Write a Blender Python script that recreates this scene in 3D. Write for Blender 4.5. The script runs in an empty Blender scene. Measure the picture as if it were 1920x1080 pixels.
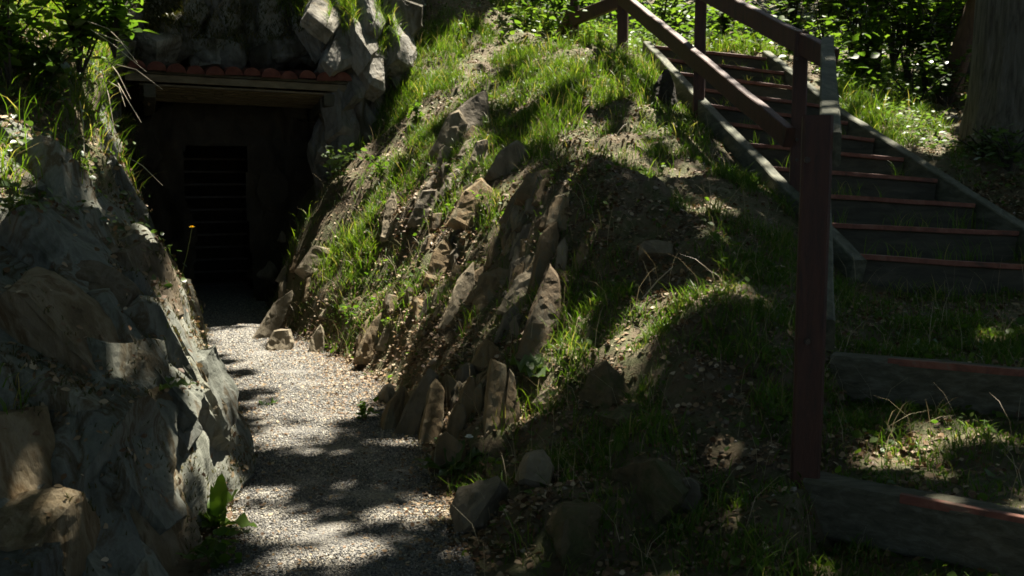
import bpy, bmesh, math, random
import numpy as np
from mathutils import Vector, Matrix
from mathutils.bvhtree import BVHTree
random.seed(7); RNG = np.random.default_rng(7)
SC = bpy.context.scene; COL = SC.collection
PI = math.pi
CROWNS = True; ROOF = 21000

# ------------------------------------------------------------------ camera model (metres, y = away from the viewer)
FPX = 1844.0; CAM = np.array([0, 0, 1.55]); TH = math.atan(210 / FPX)
cF = np.array([0, math.cos(TH), -math.sin(TH)]); cU = np.array([0, math.sin(TH), math.cos(TH)]); cR = np.array([1.0, 0, 0])
def ray(u, v): return cF * FPX + cR * (u - 960) + cU * (540 - v)
def P(u, v, D):
    d = ray(u, v); return CAM + d * (D / d[1])
def proj(p):
    q = np.asarray(p) - CAM; w = q @ cF
    w = np.where(np.abs(w) < 1e-6, 1e-6, w)
    return 960 + FPX * (q @ cR) / w, 540 - FPX * (q @ cU) / w, w

# ------------------------------------------------------------------ noise
def _hash(i, seed):
    i = i.astype(np.int64)
    h = (i[..., 0] * 374761393 + i[..., 1] * 668265263 + i[..., 2] * 2147483647 + seed * 974711) & 0xffffffff
    h = ((h ^ (h >> 13)) * 1274126177) & 0xffffffff
    h = ((h ^ (h >> 16)) * 2246822519) & 0xffffffff
    return ((h ^ (h >> 15)) & 0xffffff) / float(0xffffff)
def vnoise(p, seed=0):
    p = np.asarray(p, float); i = np.floor(p); f = p - i; f = f * f * (3 - 2 * f); r = 0
    for dx in (0, 1):
        for dy in (0, 1):
            for dz in (0, 1):
                w = (f[..., 0] if dx else 1 - f[..., 0]) * (f[..., 1] if dy else 1 - f[..., 1]) * (f[..., 2] if dz else 1 - f[..., 2])
                r = r + w * _hash(i + np.array([dx, dy, dz]), seed)
    return r * 2 - 1
def fbm(p, seed=0, oct=4, gain=.5):
    p = np.asarray(p, float); a = 1; s = 0
    for k in range(oct): s = s + a * vnoise(p * 2 ** k, seed + k); a *= gain
    return s
def xyz(x, y, z=0.0):
    x = np.asarray(x, float); return np.stack([x, np.broadcast_to(y, x.shape), np.broadcast_to(z, x.shape)], -1)

# ------------------------------------------------------------------ object helpers
def link(name, me, mat=None, parent=None):
    o = bpy.data.objects.new(name, me); COL.objects.link(o)
    if mat is not None and me is not None: me.materials.append(mat)
    if parent is not None: o.parent = parent
    return o
def mesh_np(name, verts, faces_list, mat=None, parent=None, smooth=False):
    me = bpy.data.meshes.new(name); verts = np.asarray(verts, np.float32)
    me.vertices.add(len(verts)); me.vertices.foreach_set('co', verts.ravel())
    fl = [np.asarray(f, np.int32) for f in faces_list if len(f)]
    tot = np.concatenate([np.full(len(f), f.shape[1], np.int32) for f in fl])
    idx = np.concatenate([f.ravel() for f in fl])
    me.loops.add(len(idx)); me.loops.foreach_set('vertex_index', idx)
    me.polygons.add(len(tot)); me.polygons.foreach_set('loop_start', np.concatenate([[0], np.cumsum(tot)[:-1]]).astype(np.int32))
    me.update(calc_edges=True); me.validate()
    if smooth: me.polygons.foreach_set('use_smooth', np.ones(len(me.polygons), bool))
    return link(name, me, mat, parent)
def tag(o, label=None, cat=None, group=None, kind=None):
    if label: o['label'] = label
    if cat: o['category'] = cat
    if group: o['group'] = group
    if kind: o['kind'] = kind
    return o
def empty(name, loc, label, cat, group=None):
    o = bpy.data.objects.new(name, None); COL.objects.link(o); o.location = [float(c) for c in loc]; o.empty_display_size = .1
    return tag(o, label, cat, group)
class MB:                                     # collects world-space geometry, origin at `org`
    def __init__(s): s.v = []; s.f = []
    def add(s, v, f):
        b = len(s.v); s.v += [tuple(map(float, q)) for q in v]; s.f += [tuple(i + b for i in q) for q in f]
    def tube(s, pts, rad, n=8, cap=True):
        pts = [Vector(map(float, p)) for p in pts]; N = len(pts)
        if not hasattr(rad, '__len__'): rad = [rad] * N
        rings = []; t0 = (pts[1] - pts[0]).normalized(); a = t0.orthogonal().normalized()
        for i, p in enumerate(pts):
            t = (pts[min(i + 1, N - 1)] - pts[max(i - 1, 0)]).normalized()
            a = (a - t * a.dot(t)).normalized(); b = t.cross(a)
            rings.append([p + (a * math.cos(2 * PI * k / n) + b * math.sin(2 * PI * k / n)) * rad[i] for k in range(n)])
        v = [q for r in rings for q in r]; f = []
        for i in range(N - 1):
            for k in range(n): f.append((i * n + k, i * n + (k + 1) % n, (i + 1) * n + (k + 1) % n, (i + 1) * n + k))
        if cap: f.append(tuple(range(n))[::-1]); f.append(tuple((N - 1) * n + k for k in range(n)))
        s.add(v, f)
    def beam(s, p, q, w, h, up=(0, 0, 1), wob=.0):
        p = Vector(map(float, p)); q = Vector(map(float, q)); d = (q - p).normalized(); sd = d.cross(Vector(up)).normalized(); u = sd.cross(d)
        L = (q - p).length; n = max(1, int(L / .25)); c = min(w, h) * .09
        prof = [(-w / 2 + c, -h / 2), (w / 2 - c, -h / 2), (w / 2, -h / 2 + c), (w / 2, h / 2 - c), (w / 2 - c, h / 2), (-w / 2 + c, h / 2), (-w / 2, h / 2 - c), (-w / 2, -h / 2 + c)]
        v = []; f = []
        for i in range(n + 1):
            o = p + d * (L * i / n) + sd * random.uniform(-wob, wob) + u * random.uniform(-wob, wob)
            v += [o + sd * a + u * b for a, b in prof]
        for i in range(n):
            for k in range(8): f.append((i * 8 + k, i * 8 + (k + 1) % 8, (i + 1) * 8 + (k + 1) % 8, (i + 1) * 8 + k))
        f.append(tuple(range(8))[::-1]); f.append(tuple(n * 8 + k for k in range(8)))
        s.add(v, f)
    def build(s, name, mat, parent=None, smooth=False):
        org = Vector(parent.location) if parent is not None and parent.type == 'EMPTY' else Vector((0, 0, 0))
        p2 = parent
        while p2 is not None and p2.type != 'EMPTY': p2 = p2.parent
        if p2 is not None: org = Vector(p2.location)
        me = bpy.data.meshes.new(name); me.from_pydata([tuple(Vector(q) - org) for q in s.v], [], s.f); me.update()
        bm = bmesh.new(); bm.from_mesh(me); bmesh.ops.recalc_face_normals(bm, faces=bm.faces); bm.to_mesh(me); bm.free()
        if smooth: me.polygons.foreach_set('use_smooth', np.ones(len(me.polygons), bool))
        return link(name, me, mat, parent)

# ------------------------------------------------------------------ materials
def new_mat(name):
    m = bpy.data.materials.new(name); m.use_nodes = True; nt = m.node_tree; nt.nodes.clear()
    return m, nt, (lambda t, **k: _nd(nt, t, **k)), nt.links.new
def _nd(nt, t, **k):
    n = nt.nodes.new(t)
    for a, b in k.items():
        if a.startswith('i_'): n.inputs[a[2:].replace('_', ' ')].default_value = b
        else: setattr(n, a, b)
    return n
def ramp(N, stops):
    r = N('ShaderNodeValToRGB'); e = r.color_ramp.elements
    while len(e) < len(stops): e.new(.5)
    for x, (p, c) in zip(e, stops): x.position = p; x.color = (*c, 1)
    return r
def mat_leaf(name, stops, trans=.45, rough=.45, tmul=(1.25, 1.35, .5), spec=.25):
    m, nt, N, L = new_mat(name)
    g = N('ShaderNodeNewGeometry'); r = ramp(N, stops); L(g.outputs['Random Per Island'], r.inputs[0])
    b = N('ShaderNodeBsdfPrincipled', i_Roughness=rough); b.inputs['Specular IOR Level'].default_value = spec
    L(r.outputs[0], b.inputs['Base Color'])
    mu = N('ShaderNodeMixRGB', blend_type='MULTIPLY', i_Fac=1.0); mu.inputs[2].default_value = (*tmul, 1); L(r.outputs[0], mu.inputs[1])
    t = N('ShaderNodeBsdfTranslucent'); L(mu.outputs[0], t.inputs[0])
    x = N('ShaderNodeMixShader', i_Fac=trans); L(b.outputs[0], x.inputs[1]); L(t.outputs[0], x.inputs[2])
    o = N('ShaderNodeOutputMaterial'); L(x.outputs[0], o.inputs[0]); return m
def mat_noise(name, stops, scale=6, detail=8, rough=.85, bump=.4, bscale=30, stretch=(1, 1, 1), dist=.02, spec=.25, crack=0, vor=0, warp=.6, tint=0):
    m, nt, N, L = new_mat(name)
    tc = N('ShaderNodeNewGeometry'); mp = N('ShaderNodeMapping'); mp.inputs['Scale'].default_value = stretch; L(tc.outputs['Position'], mp.inputs[0])
    n = N('ShaderNodeTexNoise', i_Scale=scale, i_Detail=detail, i_Roughness=.65, i_Distortion=warp); L(mp.outputs[0], n.inputs['Vector'])
    r = ramp(N, stops); L(n.outputs[0], r.inputs[0]); colr = r.outputs[0]
    n2 = N('ShaderNodeTexNoise', i_Scale=bscale, i_Detail=8, i_Roughness=.7); L(mp.outputs[0], n2.inputs['Vector']); hgt = n2.outputs[0]
    if vor:
        vo = N('ShaderNodeTexVoronoi', i_Scale=vor); L(mp.outputs[0], vo.inputs['Vector'])
        mx = N('ShaderNodeMixRGB', blend_type='MULTIPLY', i_Fac=.75); L(colr, mx.inputs[1])
        r2 = ramp(N, [(0, (.45, .43, .4)), (.5, (.95, .93, .9)), (1, (1.6, 1.55, 1.45))]); sp = N('ShaderNodeSeparateColor'); L(vo.outputs['Color'], sp.inputs[0]); L(sp.outputs[0], r2.inputs[0]); L(r2.outputs[0], mx.inputs[2]); colr = mx.outputs[0]
        a = N('ShaderNodeMath', operation='SUBTRACT'); a.inputs[0].default_value = .6; L(vo.outputs['Distance'], a.inputs[1]); hgt = a.outputs[0]
    if crack:
        vo = N('ShaderNodeTexVoronoi', feature='DISTANCE_TO_EDGE', i_Scale=crack)
        nw = N('ShaderNodeTexNoise', i_Scale=crack * 1.3, i_Detail=4); L(mp.outputs[0], nw.inputs['Vector'])
        av = N('ShaderNodeMixRGB', blend_type='ADD', i_Fac=.35); L(mp.outputs[0], av.inputs[1]); L(nw.outputs['Color'], av.inputs[2]); L(av.outputs[0], vo.inputs['Vector'])
        cr = ramp(N, [(0, (0, 0, 0)), (.06, (1, 1, 1))]); L(vo.outputs['Distance'], cr.inputs[0])
        ad = N('ShaderNodeMath', operation='MULTIPLY_ADD'); ad.inputs[1].default_value = 1.1; L(cr.outputs[0], ad.inputs[0]); L(hgt, ad.inputs[2]); hgt = ad.outputs[0]
    if tint:
        oi = N('ShaderNodeObjectInfo'); rt = ramp(N, [(0, (1 - tint, 1 - tint, 1 - tint * .9)), (.5, (1, 1, 1)), (1, (1 + tint * .8, 1 + tint * .7, 1 + tint * .5))]); L(oi.outputs['Random'], rt.inputs[0]); mt_ = N('ShaderNodeMixRGB', blend_type='MULTIPLY', i_Fac=1.0); L(colr, mt_.inputs[1]); L(rt.outputs[0], mt_.inputs[2]); colr = mt_.outputs[0]
    b = N('ShaderNodeBsdfPrincipled', i_Roughness=rough); b.inputs['Specular IOR Level'].default_value = spec
    L(colr, b.inputs['Base Color'])
    bp = N('ShaderNodeBump', i_Strength=bump, i_Distance=dist); L(hgt, bp.inputs['Height']); L(bp.outputs[0], b.inputs['Normal'])
    o = N('ShaderNodeOutputMaterial'); L(b.outputs[0], o.inputs[0]); return m

M = {}
M['soil'] = mat_noise('soil', [(.28, (.055, .042, .026)), (.45, (.13, .10, .06)), (.56, (.08, .085, .035)), (.75, (.24, .19, .125))], scale=3.5, bump=.9, bscale=45, dist=.03)
M['gravel'] = mat_noise('gravel', [(.3, (.11, .11, .108)), (.55, (.20, .19, .17)), (.75, (.29, .26, .20))], scale=2.2, bump=1, bscale=60, dist=.012, vor=110)
M['outcrop'] = mat_noise('outcrop_stone', [(.26, (.035, .034, .022)), (.40, (.085, .09, .072)), (.50, (.145, .15, .125)), (.57, (.075, .058, .032)), (.63, (.165, .17, .14)), (.70, (.06, .06, .028)), (.82, (.33, .325, .27))], scale=3.4, bump=.8, bscale=30, stretch=(1.3, 1.3, .5), dist=.02, warp=.9, tint=.35)
M['outcrop_brown'] = mat_noise('outcrop_brown_stone', [(.26, (.045, .03, .015)), (.42, (.115, .087, .048)), (.53, (.17, .14, .092)), (.62, (.09, .06, .028)), (.80, (.33, .275, .185))], scale=3.4, bump=.8, bscale=30, stretch=(1.6, 1.6, .45), dist=.02, warp=.9, tint=.35)
def add_layers(m, axis, scale, dark=.35):
    nt = m.node_tree; N = lambda t, **k: _nd(nt, t, **k); L = nt.links.new; b = [x for x in nt.nodes if x.type == 'BSDF_PRINCIPLED'][0]; src = b.inputs['Base Color'].links[0].from_socket; bp = [x for x in nt.nodes if x.type == 'BUMP'][0]; hs = bp.inputs['Height'].links[0].from_socket
    g = N('ShaderNodeNewGeometry'); mp = N('ShaderNodeMapping'); mp.inputs['Rotation'].default_value = axis; mp.inputs['Scale'].default_value = (scale, scale * .45, scale * .16); L(g.outputs['Position'], mp.inputs[0])
    nz = N('ShaderNodeTexNoise', i_Scale=scale * .12, i_Detail=5); L(g.outputs['Position'], nz.inputs['Vector']); av = N('ShaderNodeMixRGB', blend_type='ADD', i_Fac=1.0); L(mp.outputs[0], av.inputs[1]); L(nz.outputs['Color'], av.inputs[2])
    vo = N('ShaderNodeTexVoronoi', feature='DISTANCE_TO_EDGE', i_Scale=1.0); L(av.outputs[0], vo.inputs['Vector']); r = ramp(N, [(0, (dark,) * 3), (.035, (1, 1, 1))]); L(vo.outputs['Distance'], r.inputs[0])
    v2 = N('ShaderNodeTexVoronoi', i_Scale=1.0); L(av.outputs[0], v2.inputs['Vector']); sp = N('ShaderNodeSeparateColor'); L(v2.outputs['Color'], sp.inputs[0]); r2 = ramp(N, [(0, (.6, .58, .54)), (.6, (1, 1, .98)), (1, (1.25, 1.2, 1.1))]); L(sp.outputs[1], r2.inputs[0])
    a = N('ShaderNodeMixRGB', blend_type='MULTIPLY', i_Fac=1.0); L(src, a.inputs[1]); L(r2.outputs[0], a.inputs[2]); a2 = N('ShaderNodeMixRGB', blend_type='MULTIPLY', i_Fac=.8); L(a.outputs[0], a2.inputs[1]); L(r.outputs[0], a2.inputs[2]); L(a2.outputs[0], b.inputs['Base Color'])
    ad = N('ShaderNodeMath', operation='MULTIPLY_ADD'); ad.inputs[1].default_value = .5; L(r.outputs[0], ad.inputs[0]); L(hs, ad.inputs[2]); L(ad.outputs[0], bp.inputs['Height'])
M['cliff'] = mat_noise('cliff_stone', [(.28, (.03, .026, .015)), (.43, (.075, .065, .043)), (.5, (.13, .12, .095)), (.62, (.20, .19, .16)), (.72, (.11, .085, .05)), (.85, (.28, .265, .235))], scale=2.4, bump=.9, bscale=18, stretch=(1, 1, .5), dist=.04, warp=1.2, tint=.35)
M['cliff_pale'] = mat_noise('cliff_pale_stone', [(.28, (.05, .044, .03)), (.42, (.13, .122, .10)), (.55, (.21, .20, .175)), (.68, (.14, .115, .075)), (.85, (.30, .285, .25))], scale=4, bump=.9, bscale=22, stretch=(1.2, 1.2, .5), dist=.03, warp=1., tint=.25)
M['slate'] = mat_noise('brown_slate', [(.3, (.085, .06, .032)), (.5, (.17, .122, .066)), (.62, (.13, .115, .075)), (.8, (.29, .22, .13))], scale=5, bump=.6, bscale=34, stretch=(1.8, 1.8, .5), dist=.014, tint=.35)
M['boulder'] = mat_noise('mossy_boulder', [(.3, (.05, .045, .02)), (.48, (.11, .085, .045)), (.6, (.06, .065, .022)), (.75, (.16, .13, .08))], scale=5, bump=.9, bscale=24, dist=.025)
M['slate2'] = mat_noise('grey_slate', [(.3, (.08, .068, .045)), (.5, (.155, .13, .09)), (.8, (.26, .225, .165))], scale=5, bump=.6, bscale=34, stretch=(1.8, 1.8, .5), dist=.014, tint=.35)
M['shade_dark_stone'] = mat_noise('portal_shade_stone', [(.3, (.016, .013, .009)), (.6, (.04, .033, .022)), (.8, (.065, .053, .034))], scale=3, bump=.7, bscale=14, dist=.03)  # stone darkened so its colour carries the deep shade under the canopy
M['red'] = mat_noise('red_brown_paint', [(.28, (.02, .013, .008)), (.45, (.048, .019, .011)), (.6, (.066, .025, .014)), (.75, (.062, .04, .026)), (.85, (.12, .075, .05))], scale=7, bump=.8, bscale=34, stretch=(5, 5, .7), rough=.6, dist=.006, spec=.4)
M['nosing'] = mat_noise('worn_red_paint', [(.3, (.06, .035, .024)), (.46, (.16, .055, .034)), (.58, (.21, .085, .055)), (.7, (.15, .11, .075)), (.82, (.26, .19, .14))], scale=9, bump=.4, bscale=40, rough=.6, dist=.006, spec=.35)
M['grey'] = mat_noise('weathered_timber', [(.3, (.04, .042, .027)), (.5, (.085, .088, .06)), (.66, (.145, .142, .10)), (.8, (.07, .055, .032))], scale=5, bump=.5, bscale=35, stretch=(4, .8, 4), rough=.8, dist=.008)
M['old'] = mat_noise('old_dark_timber', [(.3, (.055, .05, .032)), (.5, (.10, .095, .064)), (.7, (.165, .155, .112)), (.85, (.085, .058, .034))], scale=4, bump=.8, bscale=30, stretch=(1.2, 6, 9), rough=.85, dist=.012)
M['riser'] = mat_noise('dark_timber', [(.3, (.035, .034, .024)), (.6, (.075, .07, .05)), (.8, (.11, .095, .07))], scale=5, bump=.5, bscale=35, stretch=(.8, 4, 4), rough=.8, dist=.008)
M['iron'] = mat_noise('dark_iron', [(.3, (.03, .026, .022)), (.7, (.08, .06, .045))], scale=12, bump=.3, bscale=50, rough=.5)
M['tile'] = mat_noise('clay_tile', [(.3, (.045, .016, .011)), (.5, (.095, .03, .02)), (.66, (.12, .05, .035)), (.78, (.07, .06, .035)), (.9, (.14, .11, .08))], scale=9, bump=.3, bscale=50, rough=.8, dist=.006)
M['board'] = mat_noise('pale_boards', [(.3, (.075, .062, .037)), (.6, (.14, .116, .074)), (.8, (.21, .18, .125))], scale=5, bump=.3, bscale=30, stretch=(.7, 3, 3), rough=.75, dist=.005)
M['bark'] = mat_noise('oak_bark', [(.32, (.05, .045, .034)), (.47, (.13, .12, .09)), (.7, (.24, .22, .18))], scale=5, bump=1, bscale=8, stretch=(4.5, 4.5, .6), dist=.08)
M['bark2'] = mat_noise('dark_bark', [(.3, (.02, .017, .012)), (.6, (.05, .042, .03)), (.8, (.09, .075, .05))], scale=5, bump=1, bscale=9, stretch=(4, 4, .7), dist=.03)
M['bark3'] = mat_noise('red_brown_bark', [(.3, (.05, .028, .016)), (.6, (.11, .062, .036)), (.8, (.17, .10, .06))], scale=5, bump=.8, bscale=9, stretch=(4, 4, .7), dist=.03)
M['stem'] = mat_noise('green_stem', [(.3, (.06, .08, .02)), (.7, (.12, .13, .04))], scale=5, bump=.1)
M['twig'] = mat_noise('dry_twig', [(.3, (.28, .24, .17)), (.7, (.5, .44, .34))], scale=6, bump=.1)
M['yellow'] = mat_noise('yellow_petals', [(.3, (.75, .45, .01)), (.7, (.85, .6, .03))], scale=20, bump=.1)
M['down'] = mat_noise('seed_down', [(.3, (.5, .5, .48)), (.7, (.7, .7, .68))], scale=20, bump=.1)
M['grass'] = mat_leaf('grass_blade', [(0, (.055, .115, .010)), (.5, (.09, .165, .014)), (.85, (.14, .20, .022)), (.93, (.30, .25, .11)), (1, (.34, .28, .14))], trans=.5, tmul=(1.3, 1.35, .5))
M['grass2'] = mat_leaf('short_grass_blade', [(0, (.05, .105, .012)), (.6, (.08, .145, .018)), (.85, (.12, .165, .03)), (1, (.26, .22, .11))], trans=.45)
M['leafA'] = mat_leaf('leaf_fresh', [(0, (.045, .09, .014)), (.6, (.075, .13, .02)), (1, (.11, .165, .028))], trans=.55)
M['leafB'] = mat_leaf('leaf_dark', [(0, (.03, .06, .014)), (.6, (.05, .09, .02)), (1, (.085, .125, .03))], trans=.45, rough=.35, spec=.5)
M['leafW'] = mat_leaf('leaf_pale', [(0, (.07, .125, .04)), (.6, (.10, .155, .05)), (1, (.15, .20, .08))], trans=.4, rough=.45, spec=.35)
M['leafC'] = mat_leaf('leaf_canopy', [(0, (.02, .04, .01)), (1, (.05, .075, .015))], trans=.42)
M['litter'] = mat_leaf('fallen_leaf', [(0, (.06, .033, .016)), (.35, (.12, .068, .032)), (.65, (.19, .125, .065)), (.88, (.28, .21, .125)), (1, (.40, .33, .23))], trans=.12, tmul=(1, .9, .7), rough=.6)
M['straw'] = mat_leaf('dry_straw', [(0, (.22, .17, .09)), (1, (.42, .36, .24))], trans=.2, tmul=(1, .95, .8))
M['pebble'] = mat_leaf('gravel_stone', [(0, (.06, .06, .062)), (.5, (.16, .157, .148)), (.85, (.27, .25, .205)), (1, (.44, .40, .32))], trans=0, rough=.8)
M['scree'] = mat_leaf('stone_chip', [(0, (.06, .048, .032)), (.4, (.12, .095, .06)), (.85, (.19, .155, .11)), (1, (.30, .27, .23))], trans=0, rough=.8)
M['moss'] = mat_leaf('moss_tuft', [(0, (.03, .04, .01)), (.6, (.06, .06, .015)), (1, (.11, .085, .03))], trans=.2)

# ------------------------------------------------------------------ sun, sky, camera
SUN = Vector((.25, .34, .905)).normalized(); sunv = np.array(SUN)
w = bpy.data.worlds.new('World'); SC.world = w; w.use_nodes = True; nt = w.node_tree
bg = nt.nodes['Background']; sk = nt.nodes.new('ShaderNodeTexSky'); sk.sky_type = 'NISHITA'; sk.sun_disc = False
sk.sun_elevation = math.asin(SUN.z); sk.sun_rotation = math.atan2(SUN.x, SUN.y)
nt.links.new(sk.outputs[0], bg.inputs[0]); bg.inputs[1].default_value = .05
sl = bpy.data.lights.new('sun', 'SUN'); sl.energy = 5.0; sl.angle = math.radians(.5); sl.color = (1, .93, .80)
so = bpy.data.objects.new('sun', sl); COL.objects.link(so); so.rotation_euler = SUN.to_track_quat('Z', 'Y').to_euler(); so.location = SUN * 40
cd = bpy.data.cameras.new('camera'); cd.sensor_width = 36; cd.lens = 36 * FPX / 1920; cd.clip_end = 500; cd.clip_start = .05
co = bpy.data.objects.new('camera', cd); COL.objects.link(co); co.location = CAM; co.rotation_euler = (PI / 2 - TH, 0, 0); SC.camera = co
SC.view_settings.view_transform = 'Standard'; SC.view_settings.look = 'None'; SC.view_settings.gamma = 1; SC.view_settings.exposure = 2.2
SC.cycles.use_denoising = True; SC.cycles.max_bounces = 8; SC.cycles.diffuse_bounces = 4; SC.cycles.transmission_bounces = 4
SC.cycles.filter_width = 1.7; SC.cycles.sample_clamp_indirect = 4

# ------------------------------------------------------------------ portal frame (a along the canopy, b into the hill)
PO = np.array([-3.97, 10.6, 0.]); pa = np.array([.936, .353, 0.]); pa /= np.linalg.norm(pa); pb = np.array([-pa[1], pa[0], 0.]); pz = np.array([0, 0, 1.])
def L2W(a, b, z): return PO + pa * a + pb * b + pz * z
def W2L(x, y): return (x - PO[0]) * pa[0] + (y - PO[1]) * pa[1], (x - PO[0]) * pb[0] + (y - PO[1]) * pb[1]

# ------------------------------------------------------------------ stairs lines
LS = np.array([[1.53, 11.5, 3.08], [1.78, 9.5, 2.30], [2.19, 6.2, 1.03]])
RS = np.array([[2.90, 11.5, 2.98], [3.13, 9.62, 2.20], [3.49, 6.71, 1.21], [3.62, 5.9, .93]])
def along(S, y):
    o = np.argsort(S[:, 1]); return np.array([np.interp(y, S[o, 1], S[o, 0]), y, np.interp(y, S[o, 1], S[o, 2])])

# ------------------------------------------------------------------ terrain
p1l, p1r = P(1516, 890, 3.75), P(2150, 988, 3.12); p1r[2] = p1l[2] - .01
p2l, p2r = P(1562, 662, 4.9), P(2120, 702, 4.3); p2r[2] = p2l[2] - .005
PATH = np.array([[-.2, .0, .55], [-.42, 2.0, .5], [-.66, 3.76, .44], [-.92, 4.8, .45], [-1.1, 5.7, .48], [-1.42, 6.8, .5], [-1.88, 7.9, .45], [-2.5, 9.0, .43], [-2.98, 10, .42], [-3.25, 11, .40], [-3.55, 12, .42], [-4.2, 14, .4]])
def path_d(x, y):                              # signed distance outside the path edge
    x = np.asarray(x, float); y = np.asarray(y, float); best = np.full(x.shape, 1e9)
    for (x0, y0, w0), (x1, y1, w1) in zip(PATH[:-1], PATH[1:]):
        dx, dy = x1 - x0, y1 - y0; t = np.clip(((x - x0) * dx + (y - y0) * dy) / (dx * dx + dy * dy), 0, 1)
        best = np.minimum(best, np.hypot(x - x0 - t * dx, y - y0 - t * dy) - (w0 + t * (w1 - w0)))
    return best
pix = [(700,560,8.6),(620,330,10.8),(560,450,10.3),(700,280,11),(780,200,11),(900,200,10.5),(800,330,9.3),(900,330,8.6),(700,430,9.2),(600,560,9.1),(850,450,7.9),
       (950,420,7.4),(1000,500,6.7),(850,600,6.9),(900,750,5.6),(1000,650,5.85),(1150,600,5.7),(1150,450,6.4),(1300,450,6.1),(1300,600,5.2),(1300,750,4.5),(1400,600,5.1),
       (1100,850,4.5),(1000,950,4.0),(1200,1000,3.7),(1400,950,3.65),(1400,800,4.3),(1450,450,6.5),(1440,360,7.3),(1200,330,7.5),(1090,302,6.9),(1030,330,7.1),(1250,200,9.3),(1150,250,8.6),
       (1000,100,12),(850,80,12.5),(1050,62,13),(1165,95,11.4),(1077,80,12.4),(1308,235,9.45),(1490,905,3.75),(1280,310,7.7),(760,90,12.2),
       (1790,285,9),(1900,370,7.4),(1700,225,10.2),(1600,170,11.3),(960,260,9.2),(760,500,8.2),(800,680,6.6),(1050,760,5.2)]
pts = [P(*q) for q in pix]
pts += [(1.12, 3.75, .38), (.6, 2.5, .12), (1.2, 2.8, .2), (2.2, 3.0, .22), (3.2, 2.9, .25), (1.0, .5, 0), (3, .5, .1), (6, .5, .3), (0, -3, 0), (4, -4, 0), (-3, -4, .5), (8, -8, .5), (-8, -8, 2), (0, -12, 0),
        (1.3, 3.95, .4), (2.3, 3.9, .42), (3.3, 3.8, .42), (1.8, 4.6, .45), (2.6, 4.3, .46), (1.75, 5.1, .62), (2.6, 4.9, .63), (3.6, 4.7, .64), (2.2, 5.9, .78), (3.0, 5.9, .78), (3.8, 5.7, .8), (4.6, 5.5, 1.0), (4.6, 7.0, 1.5), (5, 3, .5), (7, 5, 1.2)]
for y in (6.6, 7.6, 8.6, 9.6, 10.6, 11.3):
    pts += [along(LS, y) - np.array([.25, 0, .06]), along(RS, y) + np.array([.3, 0, -.08]), (along(LS, y) + along(RS, y)) / 2 - np.array([0, 0, .36])]
pts += [(1.6, 12.2, 3.1), (2.8, 12.3, 3.05), (2.2, 14, 3.3), (5, 12, 2.5), (4, 14, 3.0), (7, 14, 3.1), (7, 10, 2.2), (9, 18, 3.8), (5, 19, 3.9), (1, 18, 4.0), (12, 12, 3), (12, 5, 2), (15, 25, 6), (5, 28, 6), (-5, 25, 8), (-3, 14.2, 4.6), (-5.5, 13, 4.6), (-1.2, 13.6, 4.2), (-.3, 14, 3.9),
        (-1.5, 17, 4.9), (-4, 8.5, 2.7), (-3.4, 6.5, 2.2), (-3.2, 5, 1.9), (-2.7, 3.6, 1.2), (-3.2, 2.4, 1.1), (-5, 10.3, 3.3), (-6, 8, 3.2), (-6, 4, 2.6), (-5, 1, 2.0), (-10, 5, 4), (-10, 12, 5.5), (-20, 8, 8), (-20, 30, 14), (0, 45, 12), (20, 45, 12), (40, 30, 9), (40, 0, 3), (25, -25, 0), (-25, -25, 5), (0, -40, 0)]
for x0, y0, w0 in PATH: pts += [(x0, y0, 0), (x0 + w0, y0 - .1, 0), (x0 - w0, y0 + .1, 0)]
CP = np.array(pts); CC = .25
def _phi(dx, dy): return np.sqrt(dx * dx + dy * dy + CC * CC)
_A = _phi(CP[:, 0][:, None] - CP[:, 0][None], CP[:, 1][:, None] - CP[:, 1][None]) - np.eye(len(CP)) * .04
_A = np.block([[_A, np.ones((len(CP), 1))], [np.ones((1, len(CP))), np.zeros((1, 1))]])
_W = np.linalg.solve(_A, np.concatenate([CP[:, 2], [0]]))
def smooth01(t): t = np.clip(t, 0, 1); return t * t * (3 - 2 * t)
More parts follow.
